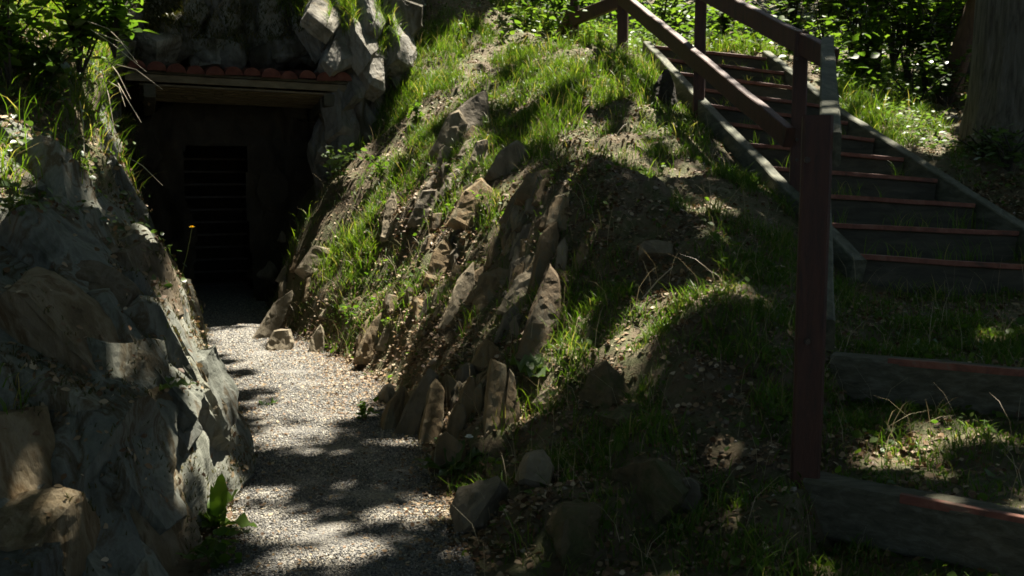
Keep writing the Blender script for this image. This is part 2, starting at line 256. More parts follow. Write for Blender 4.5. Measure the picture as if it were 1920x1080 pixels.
def ground_z(x, y):
    x = np.asarray(x, float); y = np.asarray(y, float); sh = x.shape; X = x.ravel(); Y = y.ravel(); z = np.empty(len(X))
    for i in range(0, len(X), 20000):
        z[i:i + 20000] = _phi(X[i:i + 20000, None] - CP[None, :, 0], Y[i:i + 20000, None] - CP[None, :, 1]) @ _W[:-1] + _W[-1]
    d = path_d(X, Y); off = smooth01(d / .35)
    q = xyz(X, Y, 0); u, v, ww = proj(np.stack([X, Y, z], -1))
    stair = smooth01((np.abs(X - 2.5) - .75) / .3) if False else np.where((X > 1.35) & (X < 3.9) & (Y > 3.3) & (Y < 11.6), .12, 1.0)
    bump = .06 * fbm(q * 1.7, 3, 3) + .05 * fbm(q * 5.0, 9, 3) + .018 * vnoise(q * 17, 15)
    # stepped bedding across the spur: tilted ledges
    lay = (X * .8 + Y * .35 + .25 * vnoise(q * 1.3, 21)) / .33; led = (lay - np.floor(lay)); led = np.where(led < .8, led / .8, (1 - led) / .2) - .5
    spur = np.exp(-(((X - .0) / .95) ** 2 + ((Y - 7.4) / 2.2) ** 2)); bump = bump + .05 * led * spur
    z = np.where(d < .35, z * off, z) + bump * off * stair
    for (l_, r_, zf_, zb_) in ((p1l, p1r, .19, None), (p2l, p2r, None, None)):
        dd = (r_ - l_)[:2]; dd = dd / np.hypot(*dd); nn = np.array([dd[1], -dd[0]]); nn = nn if nn[1] < 0 else -nn
        a_ = (X - l_[0]) * dd[0] + (Y - l_[1]) * dd[1]; b_ = (X - l_[0]) * nn[0] + (Y - l_[1]) * nn[1]
        lat = smooth01((a_ - .0) / .12); fr = smooth01((b_ + .06) / .08) * smooth01((1.0 - b_) / .5) * lat
        z = np.where(z > l_[2] - .235, z + (l_[2] - .235 + .02 * fbm(q * 6, 19, 2) - z) * fr, z)
        bk = smooth01((-.02 - b_) / .06) * smooth01((b_ + .75) / .3) * lat; z = z + (l_[2] - .028 + .016 * fbm(q * 6, 18, 2) - z) * bk * .95
    lf = (X < np.interp(Y, PATH[:, 1], PATH[:, 0])) & (Y < 10.2); z = np.where(lf, z + (np.minimum(z, .02) - z) * smooth01((1.7 - d) / .4), z)
    a, b = W2L(X, Y); tun = smooth01((a - .15) / .3) * smooth01((1.75 - a) / .4) * smooth01((b + .3) / .4) * smooth01((3.6 - b) / .2)
    z = z * (1 - tun)
    return z.reshape(sh)
xs = np.concatenate([np.arange(-62, -7, 3.0), np.arange(-7, -5, .25), np.arange(-5, 5, .045), np.arange(5, 9, .25), np.arange(9, 64, 3.0)])
ys = np.concatenate([np.arange(-42, -2, 3.0), np.arange(-2, 2, .25), np.arange(2, 13.2, .045), np.arange(13.2, 20, .2), np.arange(20, 64, 3.0)])
GX, GY = np.meshgrid(xs, ys); GZ = ground_z(GX, GY)
def grid_faces(nr, nc):
    i = np.arange(nr * nc).reshape(nr, nc); return np.stack([i[:-1, :-1], i[:-1, 1:], i[1:, 1:], i[1:, :-1]], -1).reshape(-1, 4)
ground = tag(mesh_np('ground', np.stack([GX, GY, GZ], -1).reshape(-1, 3), [grid_faces(*GX.shape)], M['soil'], smooth=True), kind='structure')

# gravel path: a sheet that follows the ground
pc = []
for (x0, y0, w0), (x1, y1, w1) in zip(PATH[:-1], PATH[1:]):
    n = max(2, int(math.hypot(x1 - x0, y1 - y0) / .06))
    for k in range(n): t = k / n; pc.append((x0 + (x1 - x0) * t, y0 + (y1 - y0) * t, w0 + (w1 - w0) * t))
pc = np.array(pc); ker = np.ones(15) / 15
pcs = np.stack([np.convolve(np.pad(pc[:, k], 7, 'edge'), ker, 'valid') for k in range(3)], -1)
tg = np.gradient(pcs[:, :2], axis=0); tg /= np.linalg.norm(tg, axis=1)[:, None]; sd = np.stack([tg[:, 1], -tg[:, 0]], -1)
tt = np.linspace(-1, 1, 31)
edge = .07 * vnoise(xyz(pcs[:, 1] * 3, 0, 0), 4) + .03 * vnoise(xyz(pcs[:, 1] * 11, 3, 0), 5)
PX = pcs[:, None, 0] + sd[:, None, 0] * tt[None] * (pcs[:, 2] + .06 + edge)[:, None]; PY = pcs[:, None, 1] + sd[:, None, 1] * tt[None] * (pcs[:, 2] + .06 + edge)[:, None]
PZ = ground_z(PX, PY) + .008 + .012 * (1 - tt[None] ** 2) + .008 * vnoise(xyz(PX * 5, PY * 5, 0), 8)
PZ[:, 0] -= .03; PZ[:, -1] -= .03
tag(mesh_np('gravel_path', np.stack([PX, PY, PZ], -1).reshape(-1, 3), [grid_faces(*PX.shape)], M['gravel'], smooth=True), kind='structure')

# ------------------------------------------------------------------ left rock outcrop: a lofted, slab-broken face
def Q(u, v, D): return tuple(P(u, v, D))
ST = [
 [(-2.6,1.2,-.1),(-2.7,1.5,.5),(-2.9,2.0,1.0),(-3.2,2.5,1.5),(-3.4,2.9,1.8),(-3.7,3.4,2.2),(-4.5,4.4,2.7),(-6.2,6.0,3.2)],
 [(-1.75,2.3,-.1),Q(0,1080,3.0),Q(0,830,3.4),Q(0,600,3.8),Q(0,430,4.15),Q(0,230,4.7),(-3.4,5.9,2.55),(-5.4,7.6,3.2)],
 [(-1.45,2.95,-.1),Q(180,1070,3.35),Q(180,840,3.6),Q(180,620,4.0),Q(180,430,4.5),Q(170,200,5.3),(-3.1,6.6,2.5),(-5.0,8.4,3.3)],
 [(-1.30,3.45,-.1),Q(325,1050,3.7),Q(335,850,3.95),Q(300,640,4.35),Q(290,470,4.85),Q(225,215,5.6),(-2.95,7.0,2.4),(-4.8,8.7,3.3)],
 [(-1.22,3.75,-.1),Q(372,1020,3.92),Q(385,850,4.2),Q(345,650,4.65),Q(335,480,5.1),Q(240,225,5.9),(-2.9,7.2,2.35),(-4.7,8.9,3.3)],
 [(-1.32,4.6,-.1),Q(478,850,5.0),Q(425,735,5.3),Q(385,620,5.6),Q(338,480,5.8),Q(243,240,6.5),(-3.0,7.6,2.4),(-4.6,9.2,3.2)],
 [(-1.62,5.9,-.1),(-1.75,6.0,.2),(-1.95,6.15,.5),(-2.15,6.3,.8),(-2.35,6.5,1.15),(-2.85,7.1,2.0),(-3.3,8.0,2.4),(-4.8,9.6,3.2)],
 [(-2.35,7.4,-.1),(-2.45,7.5,.3),(-2.6,7.6,.6),(-2.75,7.7,.95),(-2.95,7.85,1.3),(-3.3,8.3,2.1),(-3.9,9.0,2.6),(-5.2,10.5,3.4)],
 [(-3.55,9.75,-.1),(-3.62,9.8,.4),(-3.72,9.9,.8),(-3.85,9.95,1.2),(-4.0,10.05,1.6),(-4.25,10.3,2.4),(-4.8,10.8,3.2),(-6,12,4.0)],
 [(-4.05,11.3,-.1),(-4.1,11.3,.4),(-4.15,11.35,.8),(-4.2,11.4,1.2),(-4.25,11.5,1.7),(-4.45,11.7,2.6),(-4.9,12.2,3.6),(-6,13.2,4.6)]]
for _i, _s in enumerate(ST):
    if 0 < _i < 8:
        for _r, _dz in ((5, .06), (6, .34), (7, .62)): _s[_r] = (_s[_r][0], _s[_r][1], _s[_r][2] + _dz * (1 if _i < 7 else .5))
def cr_interp(A, n):
    A = np.asarray(A, float); m = len(A); seg = np.linalg.norm(np.diff(A, axis=0), axis=-1).mean(-1); cum = np.concatenate([[0], np.cumsum(seg)])
    s = np.interp(np.linspace(0, cum[-1], n), cum, np.arange(m)); i = np.clip(s.astype(int), 0, m - 2); t = (s - i).reshape(-1, *([1] * (A.ndim - 1)))
    p0, p1, p2, p3 = A[np.maximum(i - 1, 0)], A[i], A[i + 1], A[np.minimum(i + 2, m - 1)]
    return .5 * (2 * p1 + (p2 - p0) * t + (2 * p0 - 5 * p1 + 4 * p2 - p3) * t * t + (3 * p1 - p0 - 3 * p2 + p3) * t ** 3)
def grid_normals(G):
    n = np.cross(np.gradient(G, axis=0), np.gradient(G, axis=1)); return n / (np.linalg.norm(n, axis=-1, keepdims=True) + 1e-9)
def slab_disp(p, nd, th, amp, seed):
    nd = np.asarray(nd, float); nd /= np.linalg.norm(nd); t2 = np.cross(nd, [0, 0, 1.]); t2 /= np.linalg.norm(t2); t3 = np.cross(t2, nd)
    warp = .22 * fbm(p * 1.1, seed, 3) + .06 * vnoise(p * 6, seed + 30)
    q = p @ nd / th + warp; r = p @ t2 / (th * 2.2) + .6 * fbm(p * 1.3, seed + 5, 2); s = p @ t3 / (th * 4.5) + .5 * fbm(p * .9, seed + 8, 2)
    sh = _hash(np.floor(q)[..., None] * np.array([1, 0, 0]), seed) * 7
    cell = np.stack([np.floor(q), np.floor(r + sh), np.floor(s + sh * 1.7)], -1); h = _hash(cell, seed + 3)
    fq = q - np.floor(q); edge = np.minimum(fq, 1 - fq); fr = (r + sh) - np.floor(r + sh); edge2 = np.minimum(fr, 1 - fr)
    crack = np.minimum(smooth01(edge / .06), smooth01(edge2 / .035))
    tilt = (fq - .5) * (_hash(cell, seed + 9) - .5) + ((s + sh * 1.7) % 1 - .5) * (_hash(cell, seed + 10) - .5)
    return amp * ((h - .5) * 1.25 + tilt * 1.1 - .3 * (1 - crack)) + amp * .10 * fbm(p * 11, seed + 40, 2)
def facet_disp(G, nrm, ns, tilt, off, seed, ax=(.93, -.30, .18), sc=(1.5, 1.0, .5), lim=.25, wob=.05, soft=.07):
    ax = np.array(ax, float); ax /= np.linalg.norm(ax); t2 = np.cross(ax, [0, 0, 1.]); t2 /= np.linalg.norm(t2); t3 = np.cross(t2, ax); FR = np.stack([ax * sc[0], t2 * sc[1], t3 * sc[2]], 1)
    p = G.reshape(-1, 3); n = nrm.reshape(-1, 3); r = np.random.default_rng(seed)
    ar = np.linalg.norm(np.cross(np.gradient(G, axis=0), np.gradient(G, axis=1)), axis=-1).ravel(); k = r.choice(len(p), ns, p=ar / ar.sum())
    q = (p + np.stack([wob * fbm(p * 4, seed + i, 3) for i in range(3)], -1)) @ FR; sq = p[k] @ FR
    own = np.empty((len(p), 2), int); wt = np.empty(len(p))
    for i in range(0, len(p), 6000):
        D2 = ((q[i:i + 6000, None] - sq[None]) ** 2).sum(-1); o2 = np.argpartition(D2, 1, axis=1)[:, :2]; dd = np.sqrt(np.take_along_axis(D2, o2, 1))
        own[i:i + 6000] = o2; wt[i:i + 6000] = .5 + .5 * np.clip((dd[:, 1] - dd[:, 0]) / soft, -1, 1)
    m = n[k] + r.normal(0, tilt, (ns, 3)); m /= np.linalg.norm(m, axis=1, keepdims=True); c = p[k] + n[k] * r.normal(0, off, (ns, 1))
    dd = [np.clip(((c[o_] - p) * m[o_]).sum(1) / np.maximum((n * m[o_]).sum(1), .35), -lim, lim) for o_ in own.T]
    return (dd[0] * wt + dd[1] * (1 - wt)).reshape(G.shape[:2])
G = cr_interp(np.transpose(cr_interp(ST, 460), (1, 0, 2)), 380); G[..., 0] -= -.01 + .15 * smooth01((G[..., 2] - 1.0) / .6) - .07 * smooth01((1.2 - G[..., 2]) / .5) * smooth01((G[..., 1] - 3.6) / .8)       # rows: up the face, cols: along
nrm = grid_normals(G); nrm = -nrm if nrm[60, 200, 0] < 0 else nrm
rockness = smooth01((2.25 - G[..., 2]) / .5)
low = smooth01((1.55 - G[..., 2] + .35 * fbm(G * 1.2, 77, 2)) / .3) * .8 + .35
dsp = -.10 * rockness + .04 * fbm(G * 1.6, 60, 2) + .03 * fbm(G * 5, 64, 3)
fade = smooth01(np.linspace(0, 1, 460) / .03)[None] * smooth01((1 - np.linspace(0, 1, 460)) / .03)[None]
for _ in range(1):
    d_ = np.pad(dsp, 1, 'edge'); dsp = sum(d_[i:i + dsp.shape[0], j:j + dsp.shape[1]] for i in range(3) for j in range(3)) / 9
dsp = dsp + .005 * fbm(G * np.array([26, 26, 12]), 69, 2)
OG = G + nrm * (dsp * fade)[..., None]
outcrop = mesh_np('rock_outcrop', OG.reshape(-1, 3), [grid_faces(*OG.shape[:2])], M['outcrop'])
outcrop.data.materials.append(M['soil'])
_n = grid_normals(OG); _n = -_n if _n[60, 200, 0] < 0 else _n
_s = (OG[..., 2] + .5 * fbm(OG * 2.0, 130, 3) > 1.38) | (_n[..., 2] > .74 - .2 * vnoise(OG * 4, 133)); _s = _s[:-1, :-1].ravel()
outcrop.data.polygons.foreach_set('material_index', _s.astype(np.int32)); outcrop.data.polygons.foreach_set('use_smooth', _s)
tag(outcrop, 'large dark grey rock outcrop with jagged slab edges rising left of the gravel path', 'rock')

# ------------------------------------------------------------------ cliff over the portal
na, nz = 210, 200
av = np.linspace(-1.6, 3.7, na); sv = np.linspace(0, 1, nz)
def cliff_pt(a, s):
    z = np.where(s < .72, -.15 + s / .72 * 5.0, 4.85 + (s - .72) / .28 * .9)
    rec = smooth01((a + .2) / .25) * smooth01((2.2 - a) / .16)
    b = .12 + .95 * rec * smooth01((2.9 - z) / .15) + (.35 * rec * smooth01((z - 2.7) / .4)) + np.maximum(z - 2.2, 0) * .22 - .10 * np.exp(-((a - 2.6) / .4) ** 2) * smooth01((3.9 - z) / 1.6)
    b = b + np.maximum(a - 3.0, 0) * 1.3 + np.maximum(-a - .2, 0) * .3
    b = b + np.where(s > .72, (s - .72) / .28 * 3.2, 0)
    return b, z
AA, SS = np.meshgrid(av, sv); BB, ZZ = cliff_pt(AA, SS)
CG = PO + AA[..., None] * pa + BB[..., None] * pb + ZZ[..., None] * pz
nr = grid_normals(CG); nr = -nr if (nr[40, 100] @ pb) > 0 else nr
ds = facet_disp(CG, nr, 150, .22, .07, 71, (.8, -.5, .25)) + facet_disp(CG, nr, 900, .25, .02, 75, (.8, -.5, .25), lim=.08) + .04 * fbm(CG * 2.5, 81, 4)
wob = .10 * vnoise(xyz(ZZ * 2.3, 0, AA * 2), 301); openm = (AA + wob > .50) & (AA + wob < 1.22) & (ZZ < 1.93 + wob)
near_open = np.exp(-(np.maximum(np.abs(AA - .86) - .34, 0) / .15) ** 2) * (ZZ < 2.2)
for _ in range(2):
    d_ = np.pad(ds, 1, 'edge'); ds = sum(d_[i:i + ds.shape[0], j:j + ds.shape[1]] for i in range(3) for j in range(3)) / 9
CG = CG + nr * (ds * (1 - .8 * near_open))[..., None]
fc = grid_faces(nz, na); keep = ~openm.ravel()[fc].all(axis=1); fc = fc[keep]
cl = empty('cliff', L2W(1.2, .6, 0), 'pale broken rock cliff rising above and right of the tiled canopy', 'cliff')
inr = ((AA > -.15) & (AA < 2.12) & (ZZ < 2.72)).ravel()[fc].all(axis=1)  # recess faces split off to take the shade-darkened stone
def sub_mesh(name, V, f, mat, par): 
    ui, inv = np.unique(f, return_inverse=True); return mesh_np(name, V[ui], [inv.reshape(f.shape)], mat, par)
VC = CG.reshape(-1, 3) - np.array(cl.location)
sub_mesh('rock_face', VC, fc[~inr], M['cliff'], cl); sub_mesh('portal_wall', VC, fc[inr], M['shade_dark_stone'], cl)
t = MB()
cross = [(.36, -.05), (.36, 1.6), (.42, 2.0), (.86, 2.1), (1.3, 2.0), (1.36, 1.6), (1.36, -.05)]
vv = []; ff = []
for j, b in enumerate((1.2, 1.6, 2.3, 3.4)):
    for (a, z) in cross: vv.append(L2W(a + random.uniform(-.04, .04), b, z + random.uniform(-.03, .03)))
for j in range(3):
    for k in range(6): ff.append((j * 7 + k, j * 7 + k + 1, (j + 1) * 7 + k + 1, (j + 1) * 7 + k))
ff.append(tuple(range(21, 28))); t.add(vv, ff); t.build('tunnel', M['shade_dark_stone'], cl)

# ------------------------------------------------------------------ canopy over the adit
cp = empty('entrance_canopy', L2W(1.1, .4, 0), 'timber canopy with dark red barrel roof tiles over the dark adit entrance', 'canopy')
W_ = 2.17; zf = 2.52                               # fascia height
def dz(a): return -.05 * a / W_                    # it sags slightly to the right
m = MB(); m.beam(L2W(-.12, .0, zf + .07 + dz(-.1)), L2W(W_ + .1, .0, zf + .07 + dz(W_ + .1)), .03, .075); m.build('fascia', M['board'], cp)
m = MB()
for k in range(7):
    b = .10 + k * .135; m.beam(L2W(.02, b, zf + .015 - b * .12 + dz(0)), L2W(W_ - .02, b, zf + .015 - b * .12 + dz(W_)), .118, .022)
m.build('soffit', M['board'], cp)
for a in (.12, W_ - .14):
    m = MB(); m.beam(L2W(a, -.02, zf - .07 + dz(a)), L2W(a, 1.15, zf - .2 + dz(a)), .12, .13); m.build('beam', M['riser'], cp)
m = MB(); m.beam(L2W(W_ - .12, .1, -.05), L2W(W_ - .12, .1, zf - .12), .11, .11); m.build('post', M['board'], cp)
m = MB(); m.beam(L2W(W_ - .30, .55, -.05), L2W(W_ - .30, .55, zf - .1), .09, .09); m.build('post', M['board'], cp)
m = MB(); m.beam(L2W(.12, .1, -.05), L2W(.12, .1, zf - .12), .12, .12); m.build('post', M['riser'], cp)
m = MB(); m.beam(L2W(W_ - .12, .1, zf - .55), L2W(W_ - .14, .6, zf - .12), .08, .08); m.build('brace', M['board'], cp)
m = MB(); m.beam(L2W(-.1, .55, zf + .13 + dz(0)), L2W(W_ + .1, .55, zf + .13 + dz(W_)), 1.14, .03); m.build('roof_deck', M['riser'], cp)
tw = (W_ + .2) / 12
for k in range(12):
    ac = -.1 + tw * (k + .5); m = MB(); v = []; f = []; n = 10; r0 = tw * (.50 + random.uniform(-.04, .03)); jit = random.uniform(-.03, .03); zl = random.uniform(-.012, .012)
    for (b, sc, up) in ((-.09 + jit, 1.0, 0), (.55, .92, .07), (1.05, .88, .13)):
        for i in range(n + 1):
            th = PI * i / n; v.append(L2W(ac - math.cos(th) * r0 * sc, b, zf + .142 + zl + dz(ac) + up + math.sin(th) * r0 * sc * .95))
        for i in range(n + 1):
            th = PI * i / n; v.append(L2W(ac - math.cos(th) * (r0 * sc - .02), b, zf + .142 + zl + dz(ac) + up + math.sin(th) * (r0 * sc - .02) * .95))
    R = 2 * (n + 1)
    for j in range(2):
        for i in range(n):
            f.append((j * R + i, j * R + i + 1, (j + 1) * R + i + 1, (j + 1) * R + i)); f.append((j * R + n + 1 + i, (j + 1) * R + n + 1 + i, (j + 1) * R + n + 2 + i, j * R + n + 2 + i))
    for i in range(n): f.append((i, n + 1 + i, n + 2 + i, i + 1))
    # mortar plug closing the tile mouth
    f.append(tuple(n + 1 + i for i in range(n + 1)))
    m.add(v, f); m.build('roof_tile', M['tile'], cp, smooth=False)
m = MB(); m.beam(L2W(1.28, .12, zf - .0), L2W(1.28, .2, zf - .0), .10, .035); m.build('lamp_bracket', M['board'], cp)

# ------------------------------------------------------------------ staircase
stc = empty('wooden_staircase', (LS[2] + RS[3]) / 2, 'long timber staircase with grey side boards and red step edges climbing the bank', 'stairs')
for S in (LS, RS):
    m = MB()
    for p, q in zip(S[:-1], S[1:]): m.beam(p - np.array([0, 0, .1]), q - np.array([0, 0, .1]), .09, .20, wob=.005)
    m.build('stringer', M['grey'], stc)
NY = 11
for k in range(NY):
    y = 6.28 + (11.42 - 6.28) * k / (NY - 1)
    l = along(LS, y) ; r = along(RS, y - .1 if k else 6.12)
    l = l + np.array([.06, 0, -.055]); r = r + np.array([-.06, 0, -.055])
    if k == 0: l = l + np.array([-.02, 0, .02])
    tr = MB(); tr.beam(l + np.array([0, .02, -.12]), r + np.array([0, .02, -.12]), .05, .23, wob=.003); rz = tr.build('riser', M['riser'], stc)
    tr = MB(); tr.beam(l + np.array([0, -.012, .012]), r + np.array([0, -.012, .012]), .06, .032, wob=.003); tr.build('nosing', M['nosing'], rz)
    tr = MB(); tr.beam(l + np.array([-.02, .30, -.062]), r + np.array([.02, .30, -.062]), .50, .10); tr.build('tread', M['soil'], stc)
def timber_step(l, r, label, s0):
    l = np.array(l); r = np.array(r); c = (l + r) / 2
    e = empty('timber_step', c - np.array([0, 0, .2]), label, 'step', 'low timber steps below the staircase')
    m = MB(); m.beam(l - np.array([0, 0, .11]), r - np.array([0, 0, .11]), .15, .22, wob=.004); pl = m.build('plank', M['old'], e)
    d = (r - l) / np.linalg.norm(r - l); n = np.array([d[1], -d[0], 0]); n = n if n[1] < 0 else -n
    s = l + d * s0 + n * .064 + np.array([0, 0, -.006]); q = r + n * .064 + np.array([0, 0, -.006])
    m = MB(); m.beam(s, q, .028, .034, wob=.002); m.build('red_strip', M['nosing'], e)
timber_step(p1l, p1r, 'lowest weathered timber step with a red strip along part of its front edge', .36)
timber_step(p2l, p2r, 'timber step edging the upper landing, below the staircase and level with the rail end', .27)

# ------------------------------------------------------------------ railing
rl = empty('wooden_railing', P(1510, 905, 3.75), 'dark red wooden handrail with square posts along the left side of the stairs', 'railing')
def post(u, v0, D, ztop, w, tilt=0, mat='red', slant=0.0):
    b = P(u, v0, D); m = MB(); m.beam(b - np.array([0, 0, .25]), np.array([b[0] + tilt, b[1], ztop]), w, w, up=(.25, 1, 0), wob=.002); return m.build('post', M[mat], rl)
post(1509, 900, 3.75, 1.775, .110)
post(1492, 390, 7.4, 2.60, .105)
post(1309, 245, 9.45, 3.45, .105)
post(1167, 100, 11.4, 4.3, .115)
post(1077, 82, 12.4, 4.6, .10)
def rail(p, q, w=.075, h=.15):
    m = MB(); m.beam(p, q, w, h, wob=.003); return m.build('rail', M['red'], rl)
def grail(p, q, w=.078, h=.135):
    m = MB(); m.beam(p, q, w, h, wob=.002); return m.build('rail', M['grey'], rl)
tp, np3 = P(1505, 95, 7.3), P(1312, -8, 9.45)
rail(P(1180, -90, 11.2) , P(1562, 112, 6.95))                        # upper hand rail
rail(P(1166, -4, 11.3), P(1480, 258, 7.30))                          # middle rail
rail(P(1072, 38, 12.35), P(1172, -2, 11.45), .07, .15)
rail(P(1080, 8, 12.4), P(1043, 76, 13.0), .07, .13)
gu = P(1551, 88, 6.75); gd = P(1556, 281, 3.72); grail(gu, gd, .08, .13)
gu2 = gu - np.array([.0, 0, .74]); gd2 = P(1545, 628, 3.74); grail(gu2, gd2, .076, .125)

def bolt(p, d, r_=.012):
    m = MB(); p = np.array(p); d = np.array(d, float); d /= np.linalg.norm(d); m.tube([p, p + d * .012], [r_, r_ * .9], 8); return m.build('bolt', M['iron'], rl)
for (u, v, D) in ((1494, 300, 7.3), (1494, 262, 7.3), (1494, 110, 7.3), (1310, 110, 9.36), (1310, 128, 9.36), (1168, 22, 11.3), (1513, 300, 3.69), (1513, 640, 3.69)): bolt(P(u, v, D), (0, -1, 0))
bg_ = empty('barred_gate', L2W(.86, 2.25, 0), 'dark barred gate closing the adit passage', 'gate')
for k in range(11):
    m = MB(); z_ = .12 + k * .165; m.beam(L2W(.42, 2.25, z_), L2W(1.3, 2.25, z_), .025, .028); m.build('bar', M['iron'], bg_)
for a_ in (.53, 1.2):
    m = MB(); m.beam(L2W(a_, 2.28, 0), L2W(a_, 2.28, 1.95), .04, .04); m.build('gate_frame', M['iron'], bg_)
# ------------------------------------------------------------------ ray casting against the solid scene
V_ = []; F_ = []
def bvh_add(v, f):
    b = len(V_); V_.extend(map(tuple, v)); F_.extend([tuple(int(i) + b for i in q) for q in f])
st = 2
bvh_add(np.stack([GX, GY, GZ], -1)[::st, ::st].reshape(-1, 3), grid_faces(*GX[::st, ::st].shape))
bvh_add(OG[::2, ::2].reshape(-1, 3), grid_faces(*OG[::2, ::2].shape[:2]))
nb0 = len(V_)
bvh_add(CG[::2, ::2].reshape(-1, 3), grid_faces(*CG[::2, ::2].shape[:2]))
for o in list(stc.children) + list(rl.children) + list(cp.children):
    if o.type == 'MESH':
        mw = Matrix.Translation(o.parent.location); bvh_add([mw @ v.co for v in o.data.vertices], [p.vertices for p in o.data.polygons])
BV = BVHTree.FromPolygons(V_, F_)
camv = Vector(CAM)
def hit(u, v):
    d = Vector(ray(u, v)).normalized(); r = BV.ray_cast(camv, d, 200); return r[0], r[1]

_on = grid_normals(OG); _on = -_on if _on[60, 200, 0] < 0 else _on
# ------------------------------------------------------------------ rock slabs of the bank
def slab_mesh(w, h, t, seed, mat, pointy=True, res=.045):
    r = random.Random(seed); bm = bmesh.new()
    if pointy: prof = [(-.5, -.6), (.5, -.6), (.5, r.uniform(-.15, .2)), (r.uniform(.1, .42), r.uniform(.3, .46)), (r.uniform(-.3, .2), .5), (-.5 + r.uniform(0, .12), r.uniform(0, .38))]
    else:
        k = r.randint(5, 7); a0 = r.uniform(0, 6); prof = []
        for i in range(k):
            a_ = a0 + 2 * PI * (i + r.uniform(-.28, .28)) / k; q_ = max(abs(math.cos(a_)), abs(math.sin(a_))); prof.append((.5 * math.cos(a_) / q_ * r.uniform(.8, 1.05), .5 * math.sin(a_) / q_ * r.uniform(.8, 1.05)))
    ch = r.uniform(.80, .93); tx, tz = r.uniform(-.25, .25), r.uniform(-.25, .25)
    for side, sc_, ins in ((-.5, ch, 0), (-.34, 1.0, .0), (.5, 1.0, 0)):
        for (x, z) in prof:
            bm.verts.new(((x * sc_ + r.uniform(-.025, .025)) * w, (side + (tx * x + tz * z) * (1 if side < 0 else 0)) * t, (z * sc_ + r.uniform(-.025, .025)) * h))
    bmesh.ops.convex_hull(bm, input=bm.verts[:])
    for _ in range(4):
        bmesh.ops.triangulate(bm, faces=bm.faces[:]); el = [e_ for e_ in bm.edges if e_.calc_length() > res]
        if not el or len(bm.verts) > 1500: break
        bmesh.ops.subdivide_edges(bm, edges=el, cuts=1)
    bmesh.ops.triangulate(bm, faces=bm.faces[:]); bm.normal_update(); C_ = np.array([v_.co for v_ in bm.verts]); N_ = np.array([v_.normal for v_ in bm.verts]); q = C_ + seed * 1.7
    st_ = _hash(np.stack([np.floor(C_[:, 1] / .03 + .5 * vnoise(q * 5, 3)), np.floor(q[:, 0] / (w * .5)), np.floor(q[:, 2] / (h * .6) + .4 * vnoise(q * 4, 8))], -1), seed)
    C_ += N_ * (min(w, t * 1.5) * .06 * vnoise(q * 5, seed) + .010 * (st_ - .5) + .006 * fbm(q * 22, seed + 2, 2))[:, None]
    for v_, c_ in zip(bm.verts, C_): v_.co = c_
    bmesh.ops.recalc_face_normals(bm, faces=bm.faces)
    me = bpy.data.meshes.new('rock_slab'); bm.to_mesh(me); bm.free(); me.materials.append(M[mat]); return me
def boulder_mesh(w, h, t, seed, mat):
    r = random.Random(seed); bm = bmesh.new()
    for _ in range(17):
        v_ = Vector((r.gauss(0, 1), r.gauss(0, 1), r.gauss(0, 1))).normalized(); bm.verts.new((v_.x * w * .55, v_.y * t * .8, v_.z * h * .55))
    bmesh.ops.convex_hull(bm, input=bm.verts[:])
    for _ in range(4):
        bmesh.ops.triangulate(bm, faces=bm.faces[:]); el = [e_ for e_ in bm.edges if e_.calc_length() > .03]
        if not el or len(bm.verts) > 2500: break
        bmesh.ops.subdivide_edges(bm, edges=el, cuts=1)
    bmesh.ops.triangulate(bm, faces=bm.faces[:]); bm.normal_update(); C_ = np.array([v_.co for v_ in bm.verts]); N_ = np.array([v_.normal for v_ in bm.verts])
    C_ += N_ * (.02 * fbm(C_ * np.array([6, 12, 9]) + seed, seed, 3) + .007 * fbm(C_ * 24, seed + 1, 2))[:, None]
    for v_, c_ in zip(bm.verts, C_): v_.co = c_
    bmesh.ops.recalc_face_normals(bm, faces=bm.faces); me = bpy.data.meshes.new('rock'); bm.to_mesh(me); bm.free(); me.materials.append(M[mat]); return me
def clad(parent, name, Pn, Nn, wgt, count, sp, wr, hr, tr, mats, seed, dip=(.35, -.1, 1), out=.15):
    r = np.random.default_rng(seed); R_ = random.Random(seed); cand = r.choice(len(Pn), 6000, p=wgt / wgt.sum()); ch = []
    for i in cand:
        if len(ch) >= count: break
        if all(((Pn[i] - Pn[j]) ** 2).sum() > sp * sp for j in ch): ch.append(i)
    for k, i in enumerate(ch):
        n = Vector(Nn[i] + r.normal(0, .11, 3)).normalized(); up = Vector(dip) + Vector(r.normal(0, .12, 3)); y = -n; z = (up - y * up.dot(y)).normalized(); x = y.cross(z)
        w_, h_, t_ = R_.uniform(*wr), R_.uniform(*hr), R_.uniform(*tr); me = slab_mesh(w_, h_, t_, seed + k, mats[k % len(mats)], False, .04)
        mt = Matrix((x, y, z)).transposed().to_4x4(); c = Vector(Pn[i]) - n * (t_ * (.5 - out) - R_.uniform(-.035, .022)); mt.translation = c
        org = parent.location; me.transform(Matrix.Translation(-Vector(org)) @ mt); o = link(name, me, None, parent)
_p = OG.reshape(-1, 3); _pu, _pv, _pw = proj(_p); _lim = 1.42 + .35 * vnoise(_p * 1.6, 140)
_ar = np.linalg.norm(np.cross(np.gradient(OG, axis=0), np.gradient(OG, axis=1)), axis=-1).ravel()
_g = _ar * (_pu > -160) * (_pu < 620) * (_pv > 120) * (_pv < 1250) * (_p[:, 1] > 2.2) * (_p[:, 1] < 9.5)
_n0 = _on.reshape(-1, 3); _nb = cr_interp(np.transpose(cr_interp(ST, 460), (1, 0, 2)), 380); _nb = grid_normals(_nb); _nb = (-_nb if _nb[60, 200, 0] < 0 else _nb).reshape(-1, 3)
